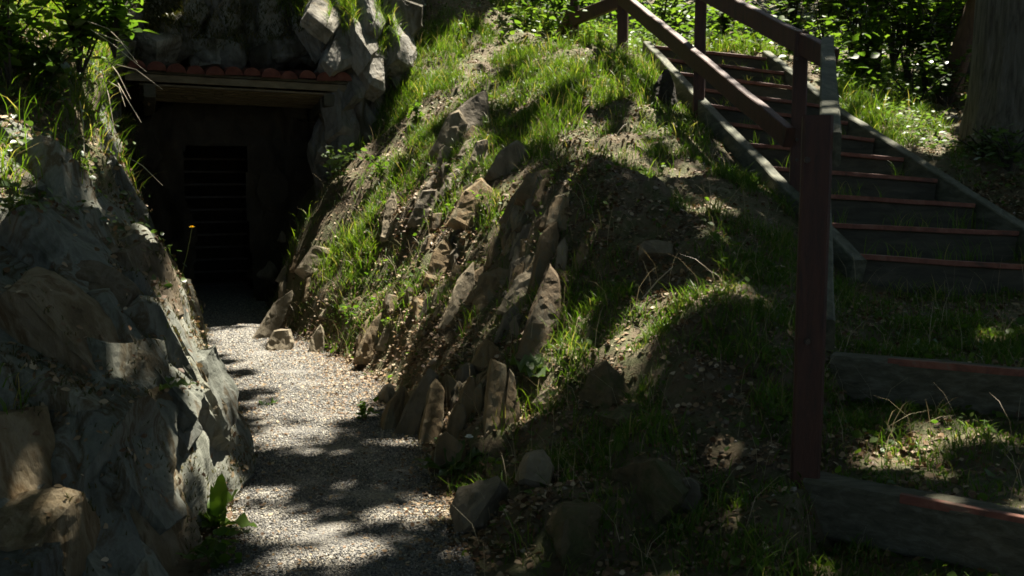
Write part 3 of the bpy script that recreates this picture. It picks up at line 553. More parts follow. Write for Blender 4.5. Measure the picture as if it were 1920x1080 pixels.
clad(outcrop, 'stone_block', _p, _nb, _g * (_p[:, 2] < _lim) * (_p[:, 2] > .02) * (_p[:, 1] < 4.9) * ~((_p[:, 1] > 4.0) & (_p[:, 2] < .42)), 52, .24, (.26, .5), (.42, .95), (.26, .4), ['outcrop', 'outcrop', 'outcrop', 'outcrop_brown'], 2000)
clad(outcrop, 'stone_block', _p, _nb, _g * ((_p[:, 2] < _lim + .35) | (_p[:, 1] > 4.6) * (_p[:, 2] < 2.0)) * ~((_p[:, 1] > 4.0) & (_p[:, 2] < .42)), 46, .2, (.14, .28), (.3, .62), (.2, .3), ['outcrop', 'outcrop_brown'], 2300)
_cp = CG.reshape(-1, 3); _cu, _cv, _cw = proj(_cp); _cb = PO + AA[..., None] * pa + BB[..., None] * pb + ZZ[..., None] * pz; _cn = grid_normals(_cb); _cn = (-_cn if (_cn[40, 100] @ pb) > 0 else _cn).reshape(-1, 3); _aa, _zz = AA.ravel(), ZZ.ravel()
clad(cl, 'stone_block', _cp, _cn, ((_zz > 2.75) & (_zz < 4.6) & (_aa > -.5) & (_aa < 3.0)) * 1.0, 46, .28, (.3, .6), (.5, 1.1), (.2, .36), ['cliff'], 2600, (.25, .1, 1), .02)
clad(cl, 'stone_block', _cp, _cn * .35 + np.array([.62, -.22, .42]), ((_zz > .8) & (_zz < 3.6) & (_aa > 2.15) & (_aa < 3.1)) * 1.0, 24, .2, (.3, .5), (.8, 1.4), (.2, .32), ['cliff_pale'], 2700, (.25, .1, 1), .05)
clad(cl, 'stone_block', _cp, _cn, ((_zz > .0) & (_zz < 2.5) & (_aa > -.1) & (_aa < 2.05) & (np.abs(_aa - .86) > .5)) * 1.0, 24, .3, (.25, .5), (.3, .7), (.14, .25), ['shade_dark_stone'], 2800, (.1, 0, 1), .02)
SLABS = [
 (490,590,38,120,32,20,'slate2',.10,'tall brown slab leaning right at the path edge just before the adit'),
 (520,640,46,52,18,0,'slate2',.14,'low dark stone at the foot of the leaning slab by the far path'),
 (590,640,30,60,8,10,'slate2',.10,'narrow stone stuck in the litter below the far green grass tufts'),
 (497,505,34,30,10,0,'slate2',.14,'pale rounded stone beside the right wall of the adit'),
 (535,497,26,60,28,0,'slate2',.09,'dark thin slab under grass above the leaning path slab'),
 (585,490,60,58,35,20,'slate2',.16,'pale stone half buried under grass right of the adit'),
 (700,610,62,120,22,15,'slate',.14,'sunlit slanted slab alone in leaf litter on the middle of the bank'),
 (727,770,36,92,18,20,'slate',.10,'first pale upright slab of the row, nearest the bright gravel'),
 (768,762,44,140,16,-25,'slate2',.12,'dark tall slab second in the row beside the gravel'),
 (800,775,40,130,14,10,'slate',.10,'brown tall slab third in the row beside the gravel'),
 (850,795,34,72,12,0,'slate',.09,'small pointed slab in front of the brown row by the path'),
 (872,755,40,95,10,15,'slate',.09,'pointed slab with notch in the middle of the row above the path'),
 (893,752,18,70,5,0,'slate',.07,'thinnest upright slab, squeezed between two brown slabs above the path'),
 (922,748,42,150,6,10,'slate',.10,'tallest upright brown slab in the row above the path bend'),
 (957,750,32,110,3,10,'slate',.09,'last upright brown slab on the right of the row'),
 (838,850,60,62,10,0,'slate',.16,'broad low stone at the path edge behind the dock leaves'),
 (905,668,46,50,25,0,'slate',.12,'squat brown stone just above the tallest upright slab'),
 (1010,750,30,34,40,0,'slate2',.08,'pale tilted stone lit below the big round leaf'),
 (822,486,52,86,14,0,'slate',.14,'brown stone under a mossy overhang on the bank'),
 (848,545,34,120,24,15,'slate2',.09,'long narrow slanting slab below the mossy overhang stone'),
 (930,512,92,112,26,10,'slate',.18,'broad slanted brown slab face on the rocky spur'),
 (966,540,40,95,20,-30,'slate2',.14,'dark slab side against the broad slanted slab on the spur'),
 (1016,470,44,125,14,10,'slate',.12,'tall smooth slab leaning on the spur under the litter mound'),
 (1008,570,62,160,18,10,'slate',.14,'longest brown slab running down the rocky spur'),
 (1052,480,20,70,4,0,'slate2',.08,'thin dark splinter right of the tall smooth slab'),
 (1090,480,26,50,6,0,'slate',.08,'small upright stone right of the spur crest'),
 (1000,345,58,62,20,0,'slate',.16,'brown block at the top of the spur under grass'),
 (1045,395,40,66,15,0,'slate',.12,'reddish block under the leaf litter mound on the spur crest'),
 (880,380,70,90,28,0,'slate',.16,'brown block high on the bank under a grassy edge'),
 (990,640,50,80,20,0,'slate',.14,'broken brown stone below the longest spur slab'),
 (868,215,72,110,20,0,'slate2',.22,'grey brown rock standing out high on the grassy bank'),
 (835,250,50,90,24,0,'slate2',.18,'darker rock left of the high grey brown rock on the bank'),
 (890,290,28,60,20,0,'slate2',.10,'pale sunlit stone below the high grey brown rock'),
 (728,400,26,84,4,0,'slate2',.08,'thin pale slab between grass tufts high on the bank'),
 (790,385,44,70,20,0,'slate2',.14,'dull stone beside the thin pale slab on the bank'),
 (945,300,60,70,26,0,'slate2',.16,'dark rock in the shaded part of the upper bank'),
 (1140,700,92,130,8,10,'slate',.22,'brown standing rock in the shaded grass below the spur'),
 (1170,770,100,70,20,10,'slate',.24,'flat brown rock under the standing rock in the shade'),
 (1225,880,165,120,8,15,'slate',.34,'large blunt brown boulder half buried in shaded grass'),
 (1085,970,130,150,6,10,'slate',.34,'large brown boulder nearest the viewer at the bottom middle'),
 (1000,880,60,60,20,0,'slate2',.18,'dark stone between the two big boulders and the mossy rock'),
 (905,915,115,130,14,15,'slate2',.30,'mossy rock with a sunlit top edge beside the gravel path'),
 (1275,930,60,50,20,0,'slate2',.16,'small stone sunk in grass right of the blunt boulder'),
 (1230,470,64,30,0,0,'slate2',.20,'flat pale stone in dry grass in the dark hollow'),
 (1245,165,44,70,0,0,'shade_dark_stone',.18,'dark stump-like block under the upper left stair board'),
]
for i, (u, v, wp, hp, lean, turn, mat, th, lab) in enumerate(SLABS):
    p, n = hit(u, v + hp * .40)
    if p is None: continue
    D = p.y; s = D / FPX; W, H = wp * s, hp * s * 1.12
    me = slab_mesh(W, H, th, 100 + i, mat) if wp < 90 else boulder_mesh(W, H, th, 100 + i, mat)
    o = link('rock_slab' if hp > wp * .95 else 'rock', me)
    bury = .30 if wp < 90 else -.05
    if wp >= 90 and mat == 'slate' and u > 1050: me.materials[0] = M['boulder']
    o.location = (p.x + math.sin(math.radians(lean)) * H * bury, p.y + .03 + H * .14, p.z + H * bury)
    o.rotation_euler = (math.radians(-26 if wp < 90 else -20), math.radians(lean), math.radians(turn * .6))
    tag(o, lab, 'rock', 'stones jutting from the bank')

def bedrock(line, cnt, hp, wp, label, seed, mats, wid):
    r = random.Random(seed); e = None; line = np.array(line, float); seg = np.concatenate([[0], np.cumsum(np.hypot(*np.diff(line, axis=0).T))]); mbs = {}
    for i in range(cnt):
        t_ = r.uniform(0, seg[-1]); u = np.interp(t_, seg, line[:, 0]) + r.gauss(0, wid); v = np.interp(t_, seg, line[:, 1]) + r.gauss(0, wid * .6); p, n = hit(u, v)
        if p is None: continue
        s_ = p.y / FPX; me = slab_mesh(r.uniform(.5, 1.2) * wp * s_, r.uniform(.5, 1.25) * hp * .85 * s_, r.uniform(.04, .10), seed + i, mats[0]); le = math.radians(r.gauss(17, 7)); H = hp * s_
        mt = Matrix.Translation((p.x + math.sin(le) * H * .2, p.y + .03 + H * .1, p.z + H * .09)) @ Matrix.Rotation(math.radians(r.gauss(8, 16)), 4, 'Z') @ Matrix.Rotation(le, 4, 'Y') @ Matrix.Rotation(math.radians(-28), 4, 'X')
        if e is None: e = empty('slate_ridge', p, label, 'rock')
        me.transform(Matrix.Translation(-e.location) @ mt); me.materials[0] = M[mats[i % len(mats)]]; link('slate_layer', me, None, e)
bedrock([(1010,350),(960,430),(1000,520),(990,620)], 46, 78, 34, 'bedrock ridge of thin brown slate layers running down the spur below the litter mound', 900, ['slate', 'slate', 'slate2'], 30)
bedrock([(715,765),(800,780),(880,745),(960,740)], 30, 84, 30, 'bedrock row of upright brown slate layers along the bend of the gravel path', 1000, ['slate', 'slate2'], 16)
bedrock([(900,260),(850,330),(830,420),(850,520),(780,600)], 34, 66, 34, 'broken line of slanted slate layers in the grass and litter of the sunny bank', 1100, ['slate', 'slate2'], 26)
bedrock([(560,470),(600,560),(690,660)], 16, 60, 30, 'low broken slate layers near the far bend of the path', 1200, ['slate2', 'slate'], 22)
bpy.context.view_layer.update()
for o in COL.objects:
    if o.type == 'MESH' and o.name.split('.')[0] in ('stone_block', 'slate_layer', 'rock_slab', 'rock'):
        mw = o.matrix_world; bvh_add([mw @ v.co for v in o.data.vertices], [p.vertices for p in o.data.polygons])
BV = BVHTree.FromPolygons(V_, F_)
def settle(P_, N_, d0=.5):
    Po = np.array(P_, float); No = np.array(N_, float)
    for i in range(len(Po)):
        h_ = BV.ray_cast(Vector(P_[i] + N_[i] * d0), Vector(-N_[i]), d0 + .3)
        if h_[0] is not None: Po[i] = h_[0]; No[i] = h_[1] if h_[1].dot(Vector(N_[i])) > 0 else -h_[1]
    return Po, No
# ------------------------------------------------------------------ instancing helpers for foliage (one mesh per thing)
T_LEAF4 = (np.array([[0, 0, 0], [-.3, .45, .07], [0, 1, 0], [.3, .45, .07]]), [np.array([[0, 2, 1], [0, 3, 2]])])
T_LEAF = (np.array([[0, 0, 0], [-.22, .2, .05], [-.33, .45, .07], [-.2, .78, .03], [0, 1, -.06], [.2, .78, .03], [.33, .45, .07], [.22, .2, .05], [0, .45, 0]]),
          [np.array([[0, 8, 2, 1], [8, 4, 3, 2], [0, 7, 6, 8], [8, 6, 5, 4]])])
T_LOBE = (np.array([[0, 0, 0], [-.35, .1, .03], [-.28, .3, .02], [-.5, .5, .0], [-.24, .62, .04], [0, 1, -.08], [.24, .62, .04], [.5, .5, 0], [.28, .3, .02], [.35, .1, .03], [0, .4, .05]]),
          [np.array([[0, 10, 2, 1], [10, 4, 3, 2], [10, 5, 4, 4], [0, 9, 8, 10], [10, 8, 7, 6], [10, 6, 5, 5]])[[0, 1, 3, 4]], np.array([[10, 5, 4], [10, 6, 5]])])
T_PEB = (np.array([[-.5, -.35, 0], [.45, -.4, 0], [.5, .4, 0], [-.4, .45, 0], [-.3, -.1, .45], [.28, .1, .5], [0, 0, -.4]]),
         [np.array([[0, 1, 5, 4]]), np.array([[1, 2, 5], [2, 3, 5], [3, 4, 5], [3, 0, 4], [0, 6, 1], [1, 6, 2], [2, 6, 3], [3, 6, 0]])])
def rot_frames(nv, yaw):
    nv = nv / np.linalg.norm(nv, axis=1, keepdims=True); ref = np.stack([np.cos(yaw), np.sin(yaw), np.zeros_like(yaw)], -1)
    y = ref - nv * (ref * nv).sum(1, keepdims=True); y /= np.linalg.norm(y, axis=1, keepdims=True) + 1e-9; x = np.cross(y, nv); return x, y, nv
def instance(T, pos, nv, yaw, size, aspect=None):
    tv, tf = T; x, y, z = rot_frames(nv, yaw); n = len(pos); s = np.asarray(size).reshape(-1, 1, 1) if np.ndim(size) else size
    asp = 1.0 if aspect is None else np.asarray(aspect).reshape(-1, 1, 1)
    v = pos[:, None] + s * (tv[None, :, 0:1] * asp * x[:, None] + tv[None, :, 1:2] * y[:, None] + tv[None, :, 2:3] * z[:, None])
    off = (np.arange(n) * len(tv))[:, None, None]
    return v.reshape(-1, 3), [(f[None] + off).reshape(-1, f.shape[1]) for f in tf]
def rnd_norm(n, up=1.0, spread=.6): 
    v = RNG.normal(0, spread, (n, 3)); v[:, 2] += up; return v
def blades(pos, h, w, lean, yaw):
    n = len(pos); d = np.stack([np.cos(yaw), np.sin(yaw), 0 * yaw], -1); sd_ = np.stack([-np.sin(yaw), np.cos(yaw), 0 * yaw], -1)
    tw = RNG.uniform(0, 2 * PI, n); sd_ = np.stack([np.cos(tw), np.sin(tw), 0 * tw], -1)
    V = np.zeros((n, 7, 3))
    for j, t in enumerate((0, .4, .75)):
        c = pos + d * (lean * h * t * t)[:, None] + np.array([0, 0, 1.]) * (h * (t - .25 * lean * t * t))[:, None]; ww = (w * (1 - .55 * t))[:, None]
        V[:, 2 * j] = c - sd_ * ww; V[:, 2 * j + 1] = c + sd_ * ww
    V[:, 6] = pos + d * (lean * h)[:, None] + np.array([0, 0, 1.]) * (h * (1 - .3 * lean))[:, None]
    o = (np.arange(n) * 7)[:, None, None]; q = np.array([[0, 1, 3, 2], [2, 3, 5, 4]]); t3 = np.array([[4, 5, 6]])
    return V.reshape(-1, 3), [(q[None] + o).reshape(-1, 4), (t3[None] + o).reshape(-1, 3)]
def ell(u, v, L):
    r = np.zeros(np.shape(u))
    for (cu, cv, ru, rv, ang, val) in L:
        a = math.radians(ang); du = u - cu; dv = v - cv; x = du * math.cos(a) + dv * math.sin(a); y = -du * math.sin(a) + dv * math.cos(a)
        d = np.sqrt((x / ru) ** 2 + (y / rv) ** 2); r = np.maximum(r, val * np.clip((1.25 - d) / .5, 0, 1))
    return r

# surface samples: a pool of visible surface points with equal density per area (world), found by looking over the place
gxy = np.stack([RNG.uniform(-4.2, 6.5, 900000), RNG.uniform(2.4, 15, 900000)], -1)
_u, _v, _ = proj(np.stack([gxy[:, 0], gxy[:, 1], np.zeros(len(gxy)) + .8], -1))
from numpy import interp
def gz_fast(x, y):
    ix = np.clip(np.searchsorted(xs, x) - 1, 0, len(xs) - 2); iy = np.clip(np.searchsorted(ys, y) - 1, 0, len(ys) - 2)
    tx = (x - xs[ix]) / (xs[ix + 1] - xs[ix]); ty = (y - ys[iy]) / (ys[iy + 1] - ys[iy])
    return (GZ[iy, ix] * (1 - tx) + GZ[iy, ix + 1] * tx) * (1 - ty) + (GZ[iy + 1, ix] * (1 - tx) + GZ[iy + 1, ix + 1] * tx) * ty
gz = gz_fast(gxy[:, 0], gxy[:, 1]); GP = np.concatenate([gxy, gz[:, None]], 1)
gu, gv, gw = proj(GP); ok = (gu > -80) & (gu < 2000) & (gv > -60) & (gv < 1180)
la, lb = W2L(GP[:, 0], GP[:, 1]); ok &= ~((la > -2) & (la < 2.3) & (lb > .2)); ok &= ~((GP[:, 0] < -1.2) & (path_d(GP[:, 0], GP[:, 1]) > .15) & (GP[:, 0] < np.interp(GP[:, 1], PATH[:, 1], PATH[:, 0])))
GP = GP[ok]; gu = gu[ok]; gv = gv[ok]; gpd = path_d(GP[:, 0], GP[:, 1])
def in_stairs(p, m=.0): 
    y = p[:, 1]; o = np.argsort(LS[:, 1]); xl = np.interp(y, LS[o, 1], LS[o, 0]); o2 = np.argsort(RS[:, 1]); xr = np.interp(y, RS[o2, 1], RS[o2, 0])
    return (y > 6.15) & (y < 11.55) & (p[:, 0] > xl - m) & (p[:, 0] < xr + m)
gst = in_stairs(GP, .08)
def pick(dens, cap=None):
    k = RNG.uniform(0, 1, len(GP)) < dens; return np.nonzero(k)[0]
GP[:, 2] = GP[:, 2]
patch = fbm(GP * np.array([2.2, 2.2, 0]), 91, 3); patch2 = fbm(GP * np.array([6, 6, 0]), 95, 2)

# --- tall grass
TALL = [(760,190,60,90,-50,1),(860,110,110,70,-20,.9),(1000,90,140,60,0,1),(1110,150,90,90,0,.9),(730,120,40,130,0,1),(640,490,90,50,-20,.9),(860,400,70,40,-10,.7),(700,440,60,40,0,.6),(600,430,50,40,0,.6),(740,320,70,60,0,.5),
        (1080,240,120,80,0,.7),(930,230,80,60,0,.5),(1050,290,80,25,0,.6),(1200,150,40,60,0,.8),(1400,70,110,50,0,1),(1640,200,80,60,35,1),(1750,260,50,30,30,.7),(840,600,40,60,-40,.6),(1060,600,40,50,0,.5),(1300,300,100,80,0,.4),(540,480,30,40,0,.6),(960,790,40,50,0,.4),(670,300,40,40,0,.5),(1000,0,200,60,0,.8),(1250,440,60,60,0,.5)]
dt = ell(gu, gv, TALL) * np.clip(.5 + 1.6 * patch, 0, 1.2)
k = pick(.34 * dt * (gpd > .12) * (~gst))
h = RNG.gamma(2.6, .040, len(k)).clip(.03, .24) * (.7 + .5 * ell(gu[k], gv[k], TALL)); yaw = RNG.uniform(0, 2 * PI, len(k))
v, f = blades(GP[k], h, RNG.uniform(.0022, .0042, len(k)), RNG.uniform(.15, .8, len(k)), yaw)
tag(mesh_np('tall_grass', v, f, M['grass']), 'long bright green grass in tufts on the bank and beside the stairs', 'grass', kind='stuff')
# --- short grass
SHORT = [(1350,480,160,90,0,.7),(1180,640,100,80,0,.5),(1270,260,90,70,0,.6),(900,60,120,50,0,.8),(880,120,120,90,0,.9),(1290,330,130,70,0,.7),(1340,260,60,60,0,.6),(1150,420,140,120,0,.4),(1380,620,200,220,0,.6),(1000,620,120,80,0,.3),(1250,680,230,200,0,.75),(1180,930,220,130,0,.55),(1500,700,160,220,0,.7),(1500,960,400,140,0,.7),(1300,350,130,60,0,.8),(1330,560,170,180,0,.8),(1420,800,140,180,0,.8),(1250,780,120,130,0,.6),(1760,640,200,40,0,1),(1650,810,260,80,5,1),(1600,1040,360,80,0,.6),(1200,330,160,120,0,.7),(900,180,250,130,0,.8),(1030,120,200,90,0,1),(800,400,240,140,-30,.6),(650,540,160,110,-30,.45),(700,400,160,130,0,.35),(1870,330,100,60,0,.3),(1650,190,100,80,35,.9),(800,560,60,60,0,.25),(950,930,100,60,0,.3),(1150,560,100,100,0,.4),(1380,440,120,100,0,.7),(1560,590,50,60,0,.8),(1090,1010,150,80,0,.3)]
dg = (ell(gu, gv, SHORT) + .25 * (GP[:, 0] > 1.25) * (GP[:, 1] < 6.3)) * np.clip(np.maximum(.5 + 1.4 * patch + .5 * patch2, .35 * ((GP[:, 0] > 1.25) & (GP[:, 1] < 6.3))), 0, 1)
k = pick(.85 * dg * (gpd > .08) * (~gst))
v, f = blades(GP[k], RNG.uniform(.03, .13, len(k)) * np.clip(.8 + patch2[k], .5, 1.4) * np.where((GP[k, 0] > 1.25) & (GP[k, 1] < 6.3), .6, .9), RNG.uniform(.002, .0038, len(k)), RNG.uniform(.2, 1.0, len(k)), RNG.uniform(0, 2 * PI, len(k)))
tag(mesh_np('short_grass', v, f, M['grass2']), 'thin dark green grass growing in the shaded hollow and on the landings', 'grass', kind='stuff')
# --- grass on the treads
sp = []
for k in range(NY - 1):
    y = 6.28 + (11.42 - 6.28) * k / (NY - 1); l = along(LS, y); r = along(RS, y)
    for c in range(9 if k in (0, 8, 9, 1) else 4):
        t = random.uniform(.08, .92); b = l + (r - l) * t + np.array([0, random.uniform(.04, .3), -.07])
        for q in range(random.randint(6, 16)): sp.append(b + np.array([random.gauss(0, .03), random.gauss(0, .02), 0]))
l0, r0 = along(LS, 6.2), along(RS, 6.0)
for c in range(12):
    t = random.uniform(0, 1); b = l0 + (r0 - l0) * t + np.array([0, -.08, -.24])
    for q in range(14): sp.append(b + np.array([random.gauss(0, .04), random.gauss(0, .02), 0]))
sp = np.array(sp); v, f = blades(sp, RNG.uniform(.06, .2, len(sp)), np.full(len(sp), .0025), RNG.uniform(.2, .8, len(sp)), RNG.uniform(0, 2 * PI, len(sp)))
tag(mesh_np('tread_grass', v, f, M['grass']), 'sparse grass sprouting on the stair treads', 'grass', kind='stuff')

# --- fallen leaves and stone chips on the bank
LIT = [(700,640,160,110,-30,1),(900,600,160,140,-30,.8),(1080,370,90,70,0,1),(1000,450,100,100,0,.7),(1180,480,110,100,0,.6),(960,800,160,130,0,.8),(1230,620,160,160,0,.5),(1300,480,120,100,0,.5),(800,440,140,100,-30,.6),(1000,950,180,130,0,.7),(1500,820,250,200,0,.45),(1400,1000,300,120,0,.5),(640,720,60,50,0,.9),(900,300,140,110,0,.45),(1880,380,80,50,0,.9),(1760,600,180,50,0,.5),(1050,200,160,100,0,.3),(560,620,70,40,0,.7)]
dl = ell(gu, gv, LIT) * np.clip(.55 + .9 * patch2 - .5 * patch, .1, 1) + .12
k = pick(.6 * dl * (gpd > -.06) * (~gst)); n = len(k)
yaw = RNG.uniform(0, 2 * PI, n)
v, f = instance(T_LEAF, GP[k] + np.array([0, 0, .01]), rnd_norm(n, 1, .45), yaw, RNG.uniform(.012, .038, n), RNG.uniform(.7, 1.6, n))
tag(mesh_np('leaf_litter', v, f, M['litter']), 'dry brown leaves lying over the bank and path edges', 'leaf litter', kind='stuff')
k = pick(.13 * dl * (gpd > -.05) * (~gst) * np.where(GP[:, 0] > 1.2, .4, 1)); n = len(k)
v, f = instance(T_PEB, GP[k], rnd_norm(n, 1, .5), RNG.uniform(0, 2 * PI, n), RNG.gamma(1.6, .006, n) + .005, RNG.uniform(.6, 1.6, n))
tag(mesh_np('stone_chips', v, f, M['scree']), 'loose brown stone chips scattered over the bank', 'stones', kind='stuff')
k = pick(.012 * np.clip(dl + dg + dt, 0, 1) * (gpd > .02) * (~gst)); n = len(k)
v, f = blades(GP[k], RNG.uniform(.08, .32, n), np.full(n, .0016), RNG.uniform(.1, 1.1, n), RNG.uniform(0, 2 * PI, n))
tag(mesh_np('dry_stalks', v, f, M['straw']), 'thin dry straw coloured stalks among the grass and litter', 'grass', kind='stuff')
k = pick(.035 * np.clip(dg + .4 * dl, 0, 1) * (gpd > .0) * (~gst)); n = len(k)
v, f = instance(T_LEAF, GP[k] + np.stack([0 * gu[k], 0 * gu[k], RNG.uniform(.01, .05, n)], -1), rnd_norm(n, 1, .6), RNG.uniform(0, 2 * PI, n), RNG.uniform(.015, .05, n), RNG.uniform(.9, 1.6, n))
tag(mesh_np('small_herbs', v, f, M['leafA']), 'tiny low green herbs between the grass of the bank', 'plants', kind='stuff')
# few leaves and all the gravel grains on the path
kp = np.nonzero(gpd < .03)[0]; kk = kp[RNG.uniform(0, 1, len(kp)) < .05 + .22 * ell(gu[kp], gv[kp], [(650,730,70,70,40,1),(560,660,60,30,20,.7),(800,960,60,120,0,.5)])]; n = len(kk)
v, f = instance(T_LEAF, GP[kk] + np.array([0, 0, .026]), rnd_norm(n, 1, .3), RNG.uniform(0, 2 * PI, n), RNG.uniform(.010, .028, n), RNG.uniform(.7, 1.3, n))
tag(mesh_np('path_leaves', v, f, M['litter']), 'scattered dry leaves lying on the gravel path', 'leaf litter', kind='stuff')
n = 130000; ti = RNG.integers(0, len(pcs), n); s_ = RNG.uniform(-1, 1, n)
gx = pcs[ti, 0] + sd[ti, 0] * s_ * (pcs[ti, 2] + .05) + RNG.uniform(-.04, .04, n); gy = pcs[ti, 1] + sd[ti, 1] * s_ * (pcs[ti, 2] + .05) + RNG.uniform(-.04, .04, n)
kq = gy > 3.0; gx = gx[kq]; gy = gy[kq]; n = len(gx); s_ = s_[kq]
v, f = instance(T_PEB, np.stack([gx, gy, gz_fast(gx, gy) + .014 + .01 * (1 - s_ ** 2)], -1), rnd_norm(n, 1, .6), RNG.uniform(0, 2 * PI, n), RNG.uniform(.004, .0095, n) * (1 + .09 * np.clip(gy - 4, 0, 6)), RNG.uniform(.7, 1.4, n))
tag(mesh_np('gravel_grains', v, f, M['pebble']), 'loose grey gravel covering the path', 'gravel', kind='stuff')

# --- cover on the outcrop
_k = RNG.choice(len(_p), 70000, p=(_ar * (_pu > -160) * (_pu < 640) * (_pv > -100) * (_pv < 1200)) / (_ar * (_pu > -160) * (_pu < 640) * (_pv > -100) * (_pv < 1200)).sum())
OP, ONn = settle(_p[_k] + RNG.normal(0, .012, (len(_k), 3)), _nb[_k]); ou, ov, ow = proj(OP); ovis = (ou > -60) & (ou < 700) & (ov > -80) & (ov < 1150)
def opick(n, dens):
    w_ = dens * ovis; w_ = w_ / w_.sum(); return RNG.choice(len(OP), n, p=w_)
upn = np.clip(ONn[:, 2], 0, 1); op2 = fbm(OP * 2.2, 120, 3)
top = smooth01((OP[:, 2] - 1.1) / .6)
jit = lambda n, s: RNG.normal(0, s, (n, 3)) * np.array([1, 1, .3])
k = opick(15000, upn ** 2 * np.clip(.3 + op2, .02, 1) + .3 * top * upn); v, f = instance(T_LEAF, OP[k] + ONn[k] * .01 + jit(len(k), .012), ONn[k] + RNG.normal(0, .5, (len(k), 3)), RNG.uniform(0, 2 * PI, len(k)), RNG.uniform(.014, .04, len(k)), RNG.uniform(.5, 1.3, len(k)))
tag(mesh_np('outcrop_litter', v, f, M['litter']), 'dry leaves caught on ledges of the left rock outcrop', 'leaf litter', kind='stuff')
k = opick(30000, np.clip(op2 + .15, 0, 1) * (.25 + upn)); v, f = blades(OP[k] + jit(len(k), .008), RNG.uniform(.01, .035, len(k)), np.full(len(k), .003), RNG.uniform(.2, 1, len(k)), RNG.uniform(0, 2 * PI, len(k)))
tag(mesh_np('outcrop_moss', v, f, M['moss']), 'brown green moss in the cracks of the left rock outcrop', 'moss', kind='stuff')
gmask = ell(ou, ov, [(120,140,170,110,20,1),(10,330,60,60,0,.6),(20,740,40,50,0,1),(230,260,40,90,0,.35),(120,260,120,80,0,.25),(270,340,40,60,0,.5),(60,60,120,80,0,1)])
k = opick(8500, gmask * (.2 + upn)); n = len(k)
v, f = blades(OP[k], RNG.uniform(.06, .22, n), RNG.uniform(.002, .0035, n), RNG.uniform(.4, 1.2, n), RNG.uniform(-1.9, .4, n))
tag(mesh_np('outcrop_grass', v, f, M['grass']), 'grass hanging over the top of the left rock outcrop', 'grass', kind='stuff')
k = opick(2000, ell(ou, ov, [(60,330,110,90,0,1),(230,290,40,60,0,.6),(200,380,120,60,0,.4),(110,160,140,60,0,.8),(270,480,60,80,0,.3)]) * (.2 + upn)); n = len(k)
v, f = instance(T_LEAF, OP[k] + ONn[k] * .03 + jit(n, .02), ONn[k] + RNG.normal(0, .5, (n, 3)) + np.array([0, 0, .5]), RNG.uniform(0, 2 * PI, n), RNG.uniform(.02, .05, n), RNG.uniform(.8, 1.4, n))
tag(mesh_np('outcrop_herbs', v, f, M['leafB']), 'small dark leafy herbs growing on the left rock outcrop', 'plants', kind='stuff')
# grass and moss on the cliff ledges
cn = grid_normals(CG); cn = -cn if (cn[40, 100] @ pb) > 0 else cn
CPn = CG.reshape(-1, 3); cu_, cv_, _ = proj(CPn); cw = ell(cu_, cv_, [(600,20,60,40,0,1),(560,10,40,30,0,.8),(640,40,30,30,0,.8),(590,75,20,20,0,.4),(715,60,20,60,0,.4)]) * (.3 + np.clip(cn.reshape(-1, 3)[:, 2], 0, 1))
k = RNG.choice(len(CPn), 2600, p=cw / cw.sum()); n = len(k)
v, f = blades(settle(CPn[k], _cn[k])[0], RNG.uniform(.08, .22, n), RNG.uniform(.002, .004, n), RNG.uniform(.4, 1.1, n), RNG.uniform(0, 2 * PI, n))
tag(mesh_np('cliff_grass', v, f, M['grass']), 'grass tufts growing on the ledges of the cliff', 'grass', kind='stuff')
cw = ell(cu_, cv_, [(265,40,60,60,0,1),(300,10,50,40,0,.8),(450,60,160,60,0,.35),(560,40,60,60,0,.5)]); k = RNG.choice(len(CPn), 8000, p=(cw + 1e-9) / (cw + 1e-9).sum()); n = len(k)
v, f = blades(settle(CPn[k], _cn[k])[0] + RNG.normal(0, .02, (n, 3)), RNG.uniform(.03, .08, n), np.full(n, .006), RNG.uniform(.6, 1.2, n), RNG.uniform(0, 2 * PI, n))
tag(mesh_np('cliff_moss', v, f, M['moss']), 'olive moss mat on the cliff above the left end of the canopy', 'moss', kind='stuff')

# ------------------------------------------------------------------ individual plants
def leaf_strip(base, d, L, wd, droop, curl=.0, n=7, wav=.0):
    d = np.array(d, float); d /= np.linalg.norm(d); side = np.cross(d, [0, 0, 1.]); side /= np.linalg.norm(side) + 1e-9; v = []; f = []
    for i in range(n + 1):
        t = i / n; c = np.array(base) + d * L * t + np.array([0, 0, -droop * L * t * t]); wdt = wd * math.sin(PI * min(1, .08 + t * .95)) ** .7 * (1 if t < .98 else .1)
        up = np.array([0, 0, .25 * wdt + wav * math.sin(i * 2.1) * wdt])
        v += [c - side * wdt / 2 + up, c, c + side * wdt / 2 + up * (1.3 if i % 2 else .6)]
    for i in range(n): f += [(3 * i, 3 * i + 1, 3 * i + 4, 3 * i + 3), (3 * i + 1, 3 * i + 2, 3 * i + 5, 3 * i + 4)]
    return v, f
def rosette(p, spec, name, label, cat, mat='leafA', stem=None, group=None):
    e = empty(name, p, label, cat, group)
    for (az, el, L, wd, dr) in spec:
        m = MB(); d = (math.cos(math.radians(az)) * math.cos(math.radians(el)), math.sin(math.radians(az)) * math.cos(math.radians(el)), math.sin(math.radians(el)))
        m.add(*leaf_strip(p, d, L, wd, dr, wav=.35)); m.build('leaf', M[mat], e, smooth=True)
    if stem is not None:
        m = MB(); m.tube(stem, .004, 6); m.build('stem', M['stem'], e)
    return e
p, _ = hit(405, 990); p = np.array(p)
rosette(p, [(80,74,.27,.085,.12),(20,66,.25,.08,.25),(150,62,.22,.07,.25),(-60,52,.2,.07,.35),(-20,25,.24,.08,.3),(200,45,.17,.06,.3),(-100,36,.15,.06,.3),(110,50,.2,.06,.3),(-150,60,.16,.05,.3)], 'dock_plant', 'broad leaved dock plant growing against the outcrop beside the gravel', 'plant', 'leafA')
p, _ = hit(850, 885); p = np.array(p)
